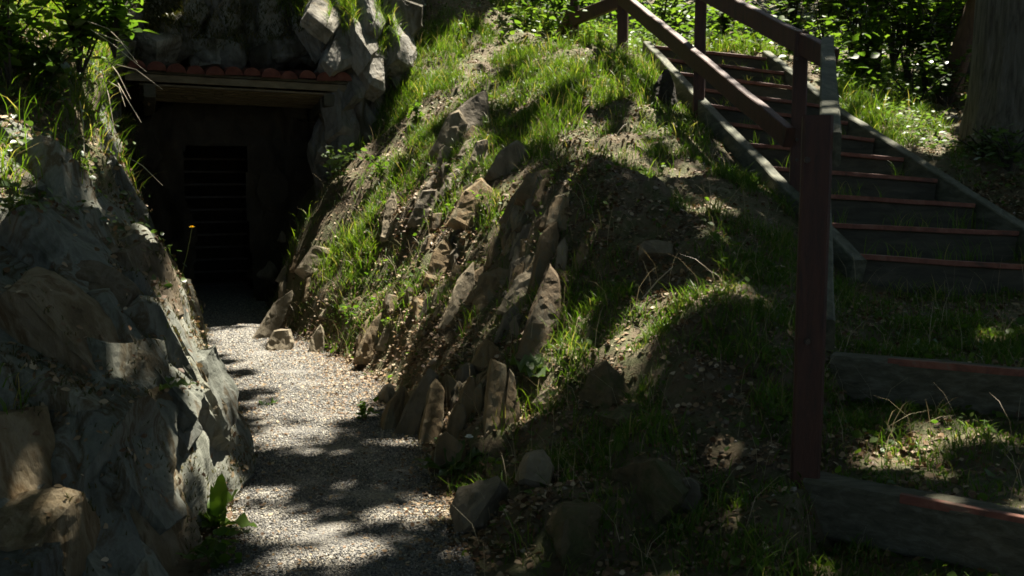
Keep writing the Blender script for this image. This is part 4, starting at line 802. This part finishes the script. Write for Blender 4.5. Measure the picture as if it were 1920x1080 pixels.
rosette(p, [(30,35,.30,.07,.3),(0,25,.26,.06,.2),(170,30,.26,.07,.3),(200,20,.22,.07,.1),(-70,35,.2,.07,.3),(120,60,.2,.06,.1),(-110,15,.2,.06,.1),(60,60,.22,.05,.2)], 'broadleaf_weed', 'dark broadleaf weed spreading at the right edge of the path', 'plant', 'leafB')
p, _ = hit(1000, 705); p = np.array(p)
rosette(p, [(150,40,.22,.15,.3),(60,60,.17,.10,.2),(-80,20,.16,.12,.2),(10,30,.14,.09,.2),(-30,60,.12,.07,.2)], 'coltsfoot', 'wide round leaved plant among stones in the middle of the bank', 'plant', 'leafW')
p, _ = hit(305, 730); p = np.array(p) + np.array([0, -.02, 0])
rosette(p, [(10,20,.16,.05,.2),(-30,30,.13,.05,.3),(60,40,.1,.04,.2)], 'broadleaf_weed', 'pale pointed leaves poking from the outcrop above the dock plant', 'plant', 'leafW')
p, _ = hit(500, 765); p = np.array(p)
rosette(p, [(150,45,.10,.05,.3),(20,45,.11,.06,.3),(-100,20,.07,.03,.2)], 'seedling', 'tiny dark seedling standing alone on the bright gravel', 'plant', 'leafB')
p, _ = hit(1090, 0) if False else hit(1755, 560); p = np.array(p)
rosette(p, [(170,35,.18,.05,.2),(30,30,.22,.04,.3),(100,50,.14,.04,.2)], 'broadleaf_weed', 'small weed with pointed leaves at the foot of the lowest stair riser', 'plant', 'leafB')
# dandelion with a yellow head, one with seed down
def flower(p, top, mat, r, name, label):
    e = empty(name, p, label, 'flower'); m = MB(); a = np.array(p); b = np.array(top); mid = (a + b) / 2 + np.array([.01, 0, .02])
    m.tube([a, mid, b], [.003, .0025, .002], 6); m.build('stem', M['stem'], e); m = MB()
    for k in range(16):
        az = 2 * PI * k / 16; q = b + np.array([math.cos(az), math.sin(az), .35]) * r; s = np.array([-math.sin(az), math.cos(az), 0]) * r * .22
        m.add([b - s * .3, b + s * .3, q + s, q - s], [(0, 1, 2, 3)])
    for k in range(10):
        az = 2 * PI * k / 10 + .2; q = b + np.array([math.cos(az) * .6, math.sin(az) * .6, .75]) * r; s = np.array([-math.sin(az), math.cos(az), 0]) * r * .2
        m.add([b - s * .3, b + s * .3, q + s, q - s], [(0, 1, 2, 3)])
    m.build('flower_head', M[mat], e)
flower(P(337, 530, 5.75), P(360, 427, 5.7), 'yellow', .015, 'dandelion', 'yellow dandelion on a thin stem in front of the dark adit')
p, _ = hit(880, 880); flower(np.array(p), np.array(p) + np.array([.0, -.02, .17]), 'down', .022, 'dandelion', 'white dandelion seed head above the broadleaf weed at the path')
# herbs made of stems with leaves
def herb(p, h, n_st, n_lf, size, mat, name, label, cat='plant', spread=.5, T=T_LEAF, flat=.7, stemmat='stem', rad=.004, group=None, lean=(0, 0)):
    p = np.array(p, float); e = empty(name, p, label, cat, group); m = MB(); pos = []; 
    for s in range(n_st):
        az = random.uniform(0, 2 * PI); sp_ = spread * random.uniform(.2, 1); hh = h * random.uniform(.7, 1)
        tip = p + np.array([math.cos(az) * sp_ * h + lean[0] * h, math.sin(az) * sp_ * h + lean[1] * h, hh]); mid = p + (tip - p) * .5 + np.array([-math.cos(az), -math.sin(az), .4]) * .12 * h
        m.tube([p, mid, tip], [rad, rad * .8, rad * .4], 5)
        for k in range(n_lf):
            t = random.uniform(.25, 1.02); c = (1 - t) ** 2 * p + 2 * t * (1 - t) * mid + t * t * tip; pos.append(c + np.array([random.gauss(0, size * .5), random.gauss(0, size * .5), random.gauss(0, size * .25)]))
    m.build('stems', M[stemmat], e)
    pos = np.array(pos); n = len(pos); v, f = instance(T, pos - p, rnd_norm(n, flat, .35), RNG.uniform(0, 2 * PI, n), RNG.uniform(.6, 1.15, n) * size, RNG.uniform(.9, 1.4, n))
    mesh_np('leaves', v, f, M[mat], e); return e
p, _ = hit(635, 345); herb(p, .42, 9, 12, .075, 'leafW', 'leafy_herb', 'pale leafy plant catching sun right of the adit entrance', spread=.6)
p, _ = hit(712, 335); herb(p, .25, 6, 8, .06, 'leafA', 'leafy_herb', 'small leafy plant right of the pale plant near the cliff foot', spread=.6)
p, _ = hit(660, 605); herb(p, .19, 3, 5, .06, 'leafA', 'seedling', 'bright green seedling alone in litter low on the bank', spread=.4)
p, _ = hit(728, 615); herb(p, .08, 6, 3, .035, 'grass', 'seedling', 'tiny bright tuft on top of the sunlit slanted slab', spread=.6)
p, _ = hit(900, 400); herb(p, .2, 3, 6, .05, 'leafA', 'seedling', 'bright two-tipped seedling high on the sunny bank', spread=.4)
p, _ = hit(685, 790); herb(p, .12, 5, 7, .05, 'leafA', 'leafy_herb', 'green herb at the edge of the bright gravel beside the first slab', spread=.7)
p, _ = hit(780, 235); herb(p, .25, 6, 7, .07, 'leafA', 'leafy_herb', 'leafy plant in sunny grass near the top left of the bank', spread=.6)
p, _ = hit(20, 420); herb(p, .22, 5, 6, .05, 'leafB', 'leafy_herb', 'dark herb on the outcrop at the left picture edge', spread=.6)
p, _ = hit(400, 1065); herb(p, .12, 6, 8, .06, 'leafA', 'leafy_herb', 'low green herb below the dock plant at the bottom', spread=.9)
# shrub at top left
for (u, v, D, h, n_st, lab, mt, ln) in ((150,150,5.6,.75,13,'bright green leafy shrub leaning over the top of the left outcrop','leafA',(.05,-.05)), (215,110,5.5,.55,9,'bright leafy bush overhanging the outcrop edge beside the canopy','leafA',(.12,-.1)), (20,175,5.1,.75,12,'denser green shrub at the top left corner on the outcrop','leafA',(0,0)), (85,215,5.2,.4,9,'low dark leaved bush under the bright shrub on the outcrop','leafB',(0,0))):
    p = P(u, v, D); herb(p, h, n_st, 26, .085 if mt == 'leafA' else .06, mt, 'shrub', lab, 'shrub', spread=.62, T=T_LEAF, flat=.8, stemmat='bark2', rad=.007, lean=ln)
# dry twigs hanging over the edge
e = empty('dead_branch', P(195, 110, 5.4), 'bunch of thin pale dead twigs hanging over the outcrop edge', 'branch')
for (a, b) in (((170,55),(275,135)),((185,62),(258,118)),((195,115),(305,168)),((200,110),(245,185)),((215,145),(265,230)),((150,190),(158,298)),((190,130),(215,250)),((200,150),(235,200)),((165,40),(240,90)),((240,295),(305,348))):
    m = MB(); q0 = P(*a, 5.35); q1 = P(*b, 5.15); mid = (q0 + q1) / 2 + np.array([random.gauss(0, .02), 0, .03]); m.tube([q0, mid, q1], [.0026, .002, .0011], 5); m.build('twig', M['twig'], e)
for (a, b, lab) in (((1205,560),(1262,500),'bare pale twig leaning across the stones of the dark hollow'), ((975,470),(985,555),'dry stick standing in front of the broad spur slab'), ((785,590),(812,560),'short dry stick on the sunny litter of the bank')):
    p, _ = hit(*a); p = np.array(p); D = p[1]; q = P(b[0], b[1], D - .05); m = MB(); m.tube([p, (p + q) / 2 + np.array([0, 0, .015]), q], [.005, .004, .002], 5); o = m.build('dry_twig', M['twig']); tag(o, lab, 'twig')

# ------------------------------------------------------------------ trees and shrubs of the wood
def limb_pts(p, q, n=5, wob=.12):
    p = np.array(p, float); q = np.array(q, float); out = []
    for i in range(n + 1): t = i / n; out.append(p + (q - p) * t + RNG.normal(0, wob, 3) * math.sin(PI * t))
    return out
def trunk_mesh(pts, radii, n=20, rough=.04, flare=None, name='trunk', mat='bark', parent=None):
    pts = np.array(pts, float); P2 = cr_interp(pts[:, None], 60)[:, 0]; R2 = np.interp(np.linspace(0, 1, 60), np.linspace(0, 1, len(radii)), radii); th = np.arange(n * 3) / (n * 3) * 2 * PI
    V = np.zeros((60, n * 3, 3))
    for i in range(60):
        fl = 1 + (flare or 0) * math.exp(-(P2[i, 2] - P2[0, 2]) / .35) * (.6 + .4 * np.cos(th * 5 + 1))
        rr = R2[i] * fl * (1 + rough * (np.cos(th * 17 + .6 * np.sin(i * .35)) * .6 + vnoise(np.stack([np.cos(th) * 4, np.sin(th) * 4, np.full_like(th, P2[i, 2] * 2)], -1), 5)))
        V[i] = P2[i] + np.stack([np.cos(th) * rr, np.sin(th) * rr, 0 * th], -1)
    m_ = n * 3; idx = np.arange(60 * m_).reshape(60, m_); f = np.stack([idx[:-1], np.roll(idx[:-1], -1, 1), np.roll(idx[1:], -1, 1), idx[1:]], -1).reshape(-1, 4)
    return mesh_np(name, V.reshape(-1, 3) - (np.array(parent.location) if parent else 0), [f], M[mat], parent, smooth=True)
# (x, y, trunk radius, lean x, lean y, bark, crown centre height, label)
TREES = [
 (4.82, 9.0, .62, .1, .2, 'bark', 9.5, 'thick oak trunk with furrowed grey bark at the right edge of the picture'),
 (5.50, 12.8, .085, 0, .3, 'bark2', 9, 'dark straight trunk left of the other dark trunk behind the leaves'),
 (5.68, 12.6, .10, .0, .2, 'bark2', 9, 'broader dark trunk nearest the leaning trunk in the wood'),
 (5.02, 11.7, .115, 2.0, .4, 'bark3', 8.5, 'leaning red brown trunk standing left of the oak'),
 (10.0, 12.0, .3, 0, 0, 'bark2', 9, 'tall tree beyond the oak, out of the picture on the right'),
 (8.2, 4.6, .3, .2, .3, 'bark2', 8.5, 'tall tree right of the stairs, outside the picture'),
 (-2.6, 16.5, .3, .3, -.5, 'bark2', 9.5, 'tall tree on the hill behind the cliff'),
 (3.2, 20.5, .25, 0, -.4, 'bark2', 9.5, 'slim tree beyond the top of the stairs'),
 (11.5, 19.0, .3, 0, 0, 'bark2', 9.5, 'far tree in the wood on the right'),
 (-7.5, 6.0, .3, .8, 0, 'bark2', 9, 'tree on the hill left of the outcrop, outside the picture'),
 (3.5, -4.0, .35, 0, .5, 'bark2', 8, 'unseen tree behind the viewer on the right, added to cut sky light'),  # trees behind the viewer, added unseen to close off the low sky
 (-3.5, -3.5, .35, 0, .5, 'bark2', 8, 'unseen tree behind the viewer on the left, added to cut sky light'),
 (9.5, -2.5, .3, 0, .5, 'bark2', 8, 'unseen tree behind the viewer far to the right, added to cut sky light'),
 (-7.5, 12.5, .3, .5, 0, 'bark2', 10, 'tree on the hill left of the cliff, outside the picture')]
tc = np.array([[t_[0] + t_[3] * 2, t_[1] + t_[4] * 2] for t_ in TREES])
TE = []
for (x, y, r, lx, ly, bk, hc, lab) in TREES:
    hc += 3.5
    z = float(ground_z(np.array([x]), np.array([y]))[0]); e = empty('oak_tree' if r > .5 else 'tree', (x, y, z), lab, 'tree', None if r > .5 else 'trees of the wood'); TE.append((e, z, hc))
    trunk_mesh([(x, y, z - .2), (x + lx * .35, y + ly * .3, z + 2), (x + lx * 1.1, y + ly, z + 5), (x + lx * 2, y + ly * 2, z + hc)], [r * 1.05, r * .92, r * .7, r * .25], n=12 if r < .5 else 40, rough=.04 if r < .5 else .035, flare=.35, mat=bk, parent=e)
    pass
    for k in range(7):
        az = 2 * PI * k / 7 + random.uniform(-.3, .3); s0 = random.uniform(.62, .95); b0 = np.array([x + lx * 2 * s0, y + ly * 2 * s0, z + hc * s0]); L_ = random.uniform(2.2, 3.8)
        m = MB(); pt = limb_pts(b0, b0 + np.array([math.cos(az) * L_, math.sin(az) * L_, random.uniform(.4, 1.8)])); m.tube(pt, list(np.linspace(r * .32, .02, len(pt))), 7); m.build('limb', M[bk], e, smooth=True)

# where the sun gets through the leaves: patches named by where they lie in the photograph
LITP = [(1130,320,120,50,0,.33),(1280,400,120,60,0,.2),(1330,150,150,80,5,.5),(1420,240,60,60,30,.4),(640,640,150,90,-35,.75),(700,560,130,60,-35,.6),(600,700,60,40,20,.9),(340,560,24,110,12,.9),(240,250,22,90,0,.85),(300,400,26,40,50,.9),(385,650,30,70,5,.85),(430,740,30,40,30,.6),(1320,560,190,220,0,.10),(1000,420,120,110,0,.22),(1100,560,120,120,0,.2),(1650,830,240,60,0,.10),(680,90,60,130,0,1),(650,240,50,60,0,1),(950,330,160,90,0,.4),(1130,250,120,80,0,.45),(1000,480,30,70,20,.45),(930,480,30,60,30,.45),(750,540,160,110,-35,.5),(1500,1020,420,70,0,.08),(880,760,140,60,0,.25),(1000,560,30,50,15,.4),(470,610,80,14,10,.85),(450,655,60,28,20,.9),(560,725,120,46,25,1),(620,755,70,28,20,.95),(500,775,60,14,10,.6),(590,830,85,20,10,.75),(650,865,60,12,0,.45),(545,935,80,14,20,.5),(590,1010,70,13,25,.3),(670,1050,60,12,0,.26),(500,1060,50,10,0,.2),(700,930,60,12,20,.3),
 (242,200,26,70,0,.75),(215,150,40,40,0,.6),(250,300,18,60,0,.5),(300,420,40,50,60,.8),(330,520,26,70,10,.9),(320,610,30,60,10,.8),(365,640,30,70,0,.95),(395,690,30,60,20,.9),(380,780,16,60,0,.6),(440,760,26,40,30,.55),(440,860,40,50,0,.3),(395,920,30,70,0,.45),(415,880,30,40,0,.6),(480,990,30,20,0,.3),
 (110,50,130,70,10,.75),(210,40,50,60,0,1),(40,180,50,26,0,.25),(150,120,50,30,0,.35),(60,900,40,30,0,.15),(110,470,40,30,0,.12),(180,370,60,14,20,.25),
 (700,60,30,90,0,.9),(655,170,50,40,0,.7),(655,240,50,55,0,1),(600,20,60,40,0,.8),(560,60,40,30,0,.35),(690,170,22,70,0,.8),(620,90,40,40,0,.6),(480,30,60,40,0,.12),
 (640,300,55,35,0,1),(700,330,60,40,-20,.55),(770,190,50,50,-45,1),(800,240,40,40,0,.7),(860,110,80,50,-20,.85),(930,90,80,50,0,.7),(1000,70,90,60,0,.9),(1090,80,80,60,0,.95),(1080,160,60,50,0,.7),(1040,240,40,40,0,.8),(1010,270,50,22,0,.6),(970,170,70,40,-20,.5),(890,180,50,30,-30,.7),(830,190,40,30,0,.6),
 (870,280,34,60,20,.6),(900,260,40,30,0,.5),(850,395,70,34,-15,.85),(800,340,60,34,-30,.55),(740,380,60,50,-30,.6),(670,480,90,50,-25,.8),(600,520,60,40,-20,.6),(550,470,40,40,0,.5),(790,450,90,36,-25,.65),(880,430,50,30,-30,.6),
 (640,590,100,50,-35,.9),(720,600,90,60,-40,.95),(700,680,110,40,-35,.9),(790,600,70,28,-40,.75),(660,720,70,40,-20,1),(560,620,70,40,0,.8),(480,620,40,40,0,.6),(500,560,40,60,30,.6),(830,560,60,22,-45,.6),(900,640,60,30,0,.25),(840,690,40,24,0,.3),
 (1220,210,50,40,0,.7),(1250,280,50,40,-20,.5),(1150,120,40,40,0,.8),(1190,110,30,30,0,.7),(1280,320,40,16,0,.4),(1240,470,40,22,0,.34),(1290,490,30,16,0,.3),(1430,370,26,16,0,.7),(1340,390,40,18,0,.3),(1180,60,80,60,0,.8),(1240,260,30,30,0,.4),
 (1240,120,30,40,45,.7),(1300,95,120,12,5,.6),(1400,140,120,14,5,.5),(1320,190,120,10,5,.35),(1420,175,80,14,5,.55),(1400,230,60,10,0,.45),(1430,320,40,30,45,.6),(1380,280,30,20,45,.3),(1500,160,40,40,40,.6),(1440,105,60,30,0,.7),(1600,200,60,50,30,.5),(1640,425,90,10,0,.3),(1800,440,60,10,0,.35),
 (1760,390,40,10,0,.4),(1420,70,70,40,0,1),(1600,200,60,40,30,.9),(1680,230,70,30,30,.9),(1740,250,60,30,30,1),(1880,365,50,24,0,.9),(1900,285,30,20,0,.8),(1730,180,80,50,0,.6),(1640,80,60,80,0,.75),(1700,110,80,80,0,.5),(1790,40,40,50,0,.5),
 (1690,590,60,14,25,.7),(1750,605,50,14,15,.7),(1830,625,70,12,20,.75),(1880,645,50,12,10,.7),(1850,830,45,13,10,.2),(1750,485,50,6,0,.2),
 (900,905,22,18,0,.7),(830,965,30,18,0,.5),(1000,690,40,28,0,.35),(1010,740,40,20,0,.4),(970,760,30,30,0,.2),(1190,690,20,10,0,.5),(1050,310,60,12,0,.4),(1545,160,12,90,0,.12)]
# sun-plane map: which sun rays must stay open
s1 = np.cross(sunv, [0, 0, 1.]); s1 /= np.linalg.norm(s1); s2 = np.cross(sunv, s1)
HP = []; HL = []
for v in np.arange(-30, 1112, 5.0):
    for u in np.arange(-30, 1952, 5.0):
        p, n = hit(u, v)
        if p is None or p.y > 18 or n.dot(SUN) * (1 if n.dot(Vector(ray(u, v))) < 0 else -1) < -.02: continue
        HP.append(p[:]); HL.append((u, v))
HP = np.array(HP); HL = np.array(HL); LV = ell(HL[:, 0], HL[:, 1], LITP)
nz_ = fbm(HP * 3.3, 300, 3) * .62
opn = ((fbm(HP * 6.5, 305, 2) > .84 + .13 * ((HL[:, 0] < 520) | (HL[:, 1] > 880))) & ~((HL[:, 0] > 250) & (HL[:, 0] < 610) & (HL[:, 1] > 170) & (HL[:, 1] < 575))) | (LV > np.clip(.5 + nz_, .08, .92))
bx = RNG.uniform(0, 9, 90000); by = RNG.uniform(11.8, 19, 90000); bz = RNG.uniform(2.6, 5.6, 90000); bp_ = np.stack([bx, by, bz], -1); bu, bv, bw = proj(bp_)
bk_ = (bu > 900) & (bu < 1900) & (bv > -60) & (bv < 230) & (fbm(bp_ * .9, 310, 3) > -.32); sh_ = np.stack([RNG.uniform(-3.4, -1.9, 14000), RNG.uniform(4.8, 6.1, 14000), RNG.uniform(2.5, 3.3, 14000)], -1); sh_ = sh_[fbm(sh_ * 2.2, 312, 2) > -.25]; HPo = np.concatenate([HP[opn], bp_[bk_], sh_])
CELL = .03; HS = np.stack([HPo @ s1, HPo @ s2], -1); mn = HS.min(0) - 1; dim = ((HS.max(0) + 1 - mn) / CELL).astype(int)
OPEN = np.zeros(dim, bool); ij = ((HS - mn) / CELL).astype(int)
OPEN[ij[:, 0], ij[:, 1]] = True
def dil(m, r):
    o = m.copy()
    for i in range(-r, r + 1):
        for j in range(-r, r + 1):
            if i * i + j * j <= r * r + 1: o |= np.roll(np.roll(m, i, 0), j, 1)
    return o
OPEN = ~dil(~dil(OPEN, 2), 1)
OPEN_N, OPEN_F = dil(OPEN, 1), dil(OPEN, 2)
def is_open(pos, far=False):
    q = ((np.stack([pos @ s1, pos @ s2], -1) - mn) / CELL).astype(int); okk = (q >= 0).all(1) & (q < dim).all(1); q = np.clip(q, 0, dim - 1)
    return okk & (OPEN_F if far else OPEN_N)[q[:, 0], q[:, 1]]
# (1) unseen leaf sprays, added along sun rays to shade what is seen
kcell = np.round(HP / .13).astype(int); _, first = np.unique(kcell, axis=0, return_index=True); sh = HP[first]
ht = RNG.uniform(9.5, 14, len(sh)); sprays = sh + sunv * ((ht - sh[:, 2]) / SUN.z)[:, None]
# (2) the rest of the leaf roof, unseen, added to block sky light
n = ROOF; R = np.stack([RNG.uniform(-15, 18, n), RNG.uniform(-12, 30, n), RNG.uniform(9.5, 16, n)], -1)
n = 17000; az = RNG.uniform(0, 2 * PI, n); rr_ = RNG.uniform(11, 17, n); W2 = np.stack([1 + np.cos(az) * rr_, 4 + np.sin(az) * rr_, RNG.uniform(.3, 10, n)], -1); W2 = W2[(W2[:, 1] < 7)]  # low leaf ring added out of view to hold back sideways sky light
W2[:, 2] += gz_fast(np.clip(W2[:, 0], -60, 60), np.clip(W2[:, 1], -40, 60)) ; R = np.concatenate([R, W2])
allS = np.concatenate([sprays, R]); big = np.concatenate([np.zeros(len(sprays)), np.ones(len(R))])
uu, vv_, ww = proj(allS); vis = (uu > -40) & (uu < 1960) & (vv_ > -60) & (ww > 0); allS = allS[~vis]; big = big[~vis]
own = np.argmin(((allS[:, None, :2] - tc[None]) ** 2).sum(-1), 1)
for ti_, (e, z, hc) in enumerate(TE if CROWNS else []):
    S = allS[own == ti_]; B_ = big[own == ti_]
    if not len(S): continue
    idx = np.repeat(np.arange(len(S)), 5); rr = np.where(B_[idx] == 1, .22, .075)
    pos = S[idx] + RNG.normal(0, 1, (len(idx), 3)) * rr[:, None] * np.array([1, 1, .5]); sz = np.where(B_[idx] == 1, RNG.uniform(.2, .34, len(idx)), RNG.uniform(.11, .17, len(idx)))
    bb = B_[idx] == 1; cl2 = np.where(bb, is_open(pos, True) | is_open(pos + s1 * .09) | is_open(pos - s1 * .09) | is_open(pos + s2 * .09) | is_open(pos - s2 * .09), is_open(pos))
    pos = pos[~cl2]; sz = sz[~cl2]; n = len(pos)
    v, f = instance(T_LEAF4, pos - np.array(e.location) - sunv * .05, rnd_norm(n, 1, .3) + sunv * .6, RNG.uniform(0, 2 * PI, n), sz, np.full(n, 1.7))
    mesh_np('shade_crown', v, f, M['leafC'], e)  # leaves added out of view, culled along sun rays to shape the sun patches

# understorey in view beyond the stairs
def gzs(x, y): return float(ground_z(np.array([x]), np.array([y]))[0])
def bush(u, D, h, spread, n_st, n_lf, size, mat, lab, name='shrub', T=T_LEAF, flat=1.0, group=None):
    x = (u - 960) / FPX * D; p = (x, D, gzs(x, D) - .05); return herb(p, h, n_st, n_lf, size, mat, name, lab, 'shrub' if name != 'sapling' else 'tree', spread=spread, T=T, flat=flat, stemmat='bark2', rad=.012, group=group)
bush(1632, 12.3, 2.6, .28, 12, 60, .11, 'leafA', 'slender sapling with bright yellow green leaves behind the handrail end', 'sapling', T_LOBE)
bush(1690, 13.0, 2.4, .55, 14, 60, .13, 'leafB', 'shrub with flat layers of dark leaves between the sapling and the oak', T=T_LOBE, flat=1.8)
bush(1590, 13.5, 2.3, .6, 14, 60, .12, 'leafB', 'dark shrub behind the grey top rail of the handrail', T=T_LOBE, flat=1.6)
bush(1760, 11.3, .9, .8, 10, 40, .09, 'leafB', 'low dark undergrowth shrub left of the oak trunk', T=T_LEAF, flat=1.4)
bush(1700, 10.9, .45, 1.2, 10, 20, .06, 'leafW', 'low pale leaved plant along the right stair board', 'undergrowth_plant')
bush(1050, 13.6, 1.2, .8, 12, 46, .075, 'leafW', 'sunlit bush behind the far end of the railing', T=T_LEAF)
bush(1000, 14.3, 1.2, .8, 12, 46, .08, 'leafA', 'green bush left of the sunlit bush at the top of the bank', T=T_LEAF)
bush(1235, 13.6, 1.1, .9, 12, 46, .085, 'leafW', 'pale leaved bush behind the middle rail at the top', T=T_LEAF)
bush(1350, 14.5, 1.9, .6, 12, 50, .10, 'leafB', 'dark bush between the two tall posts beyond the stairs', T=T_LOBE, flat=1.4)
bush(1470, 14.8, 2.2, .6, 14, 50, .11, 'leafB', 'dark bush behind the upper handrail right of the tall post', T=T_LOBE, flat=1.4)
bush(880, 14.5, 1.6, .7, 12, 46, .10, 'leafB', 'shaded bush on the crest left of the green bush', T=T_LEAF)
bush(770, 13.8, 1.2, .7, 12, 40, .09, 'leafB', 'shaded bush at the crest beside the cliff', T=T_LEAF)
bush(1830, 14.6, 2.6, .6, 14, 60, .12, 'leafA', 'leafy shrub behind the leaning trunk', T=T_LOBE, flat=1.6)
bush(1760, 15.6, 3.0, .5, 14, 60, .12, 'leafA', 'tall green shrub in front of the dark trunks', T=T_LOBE, flat=1.6)
bush(1885, 7.9, .45, .7, 8, 14, .08, 'leafW', 'pale leafy plant in front of the oak at the right edge', 'undergrowth_plant', flat=1.2)
bush(1835, 8.35, .3, 1.2, 10, 22, .05, 'leafB', 'fern-like low plant at the foot of the oak', 'undergrowth_plant')
bush(1660, 14.0, 3.0, .6, 18, 70, .13, 'leafA', 'tall sapling with broad lit leaves in the middle of the wood on the right', 'sapling', T_LOBE, 1.3)
bush(1720, 12.2, 1.7, .6, 14, 55, .11, 'leafA', 'leafy shrub between the sapling and the leaning trunk', T=T_LOBE, flat=1.5)
bush(1610, 11.6, 1.1, .7, 12, 40, .09, 'leafA', 'low bright shrub just beyond the right stair board', T=T_LOBE, flat=1.3)
bush(1800, 13.0, 2.0, .55, 14, 55, .11, 'leafA', 'lit shrub close behind the oak trunk on its left', T=T_LOBE, flat=1.4)
bush(1540, 15.2, 3.0, .5, 16, 60, .13, 'leafA', 'tall shrub above the end of the hand rail', T=T_LOBE, flat=1.3)
bush(1150, 15.5, 1.8, .7, 12, 50, .10, 'leafB', 'dark bush directly behind the top rail post', T=T_LOBE, flat=1.2)
n = 9000; x = RNG.uniform(2.9, 10, n); y = RNG.uniform(10.4, 18, n); x += np.interp(y, [10, 11.6, 12], [.5, .4, -3]); pos = np.stack([x, y, ground_z(x, y) + RNG.uniform(0, 1, n) ** 1.5 * .7], -1); pos = pos[(fbm(pos * 1.3, 220, 2) > -.1) & (np.hypot(x - 4.78, y - 9) > .8)]; n = len(pos)
v, f = instance(T_LEAF, pos, rnd_norm(n, 1.5, .45), RNG.uniform(0, 2 * PI, n), RNG.uniform(.06, .13, n), RNG.uniform(.9, 1.5, n))
tag(mesh_np('undergrowth', v, f, M['leafA']), 'knee high leafy undergrowth covering the forest floor right of the stairs', 'undergrowth', kind='stuff')
# far wood: one mass
n = 42000; x = RNG.uniform(-6, 24, n); y = RNG.uniform(16.5, 38, n); cl_ = fbm(xyz(x * .5, y * .5, 0), 200, 2)
z = ground_z(x, y) + RNG.uniform(0, 1, n) ** .8 * (3.5 + 2.5 * cl_ + (y - 16) * .25); pos = np.stack([x, y, z], -1); kk = (fbm(pos * .9, 210, 2) > -.12) & ~is_open(pos, True); pos = pos[kk]; n = len(pos)
v, f = instance(T_LEAF4, pos, rnd_norm(n, 1.2, .5), RNG.uniform(0, 2 * PI, n), RNG.uniform(.16, .34, n), np.full(n, 1.6))
tag(mesh_np('far_foliage', v, f, M['leafB']), 'dense dark foliage of the wood beyond the stairs', 'foliage', kind='stuff')
# ground cover beyond the stairs
m_ = ell(gu, gv, [(1250,40,140,60,0,1),(1720,250,80,30,30,1),(1080,30,120,50,0,.8),(1600,150,70,50,30,.7),(1850,330,80,40,0,.6),(1400,40,180,50,0,.6),(860,40,140,40,0,.4)]); k = pick(.05 * m_ * (~gst)); n = len(k)
v, f = instance(T_LEAF, GP[k] + np.stack([0 * gu[k], 0 * gu[k], RNG.uniform(.02, .16, n)], -1), rnd_norm(n, 1.2, .4), RNG.uniform(0, 2 * PI, n), RNG.uniform(.03, .07, n), RNG.uniform(.9, 1.4, n))
tag(mesh_np('ground_cover', v, f, M['leafW']), 'low leafy ground cover on the forest floor round the stairs', 'plants', kind='stuff')
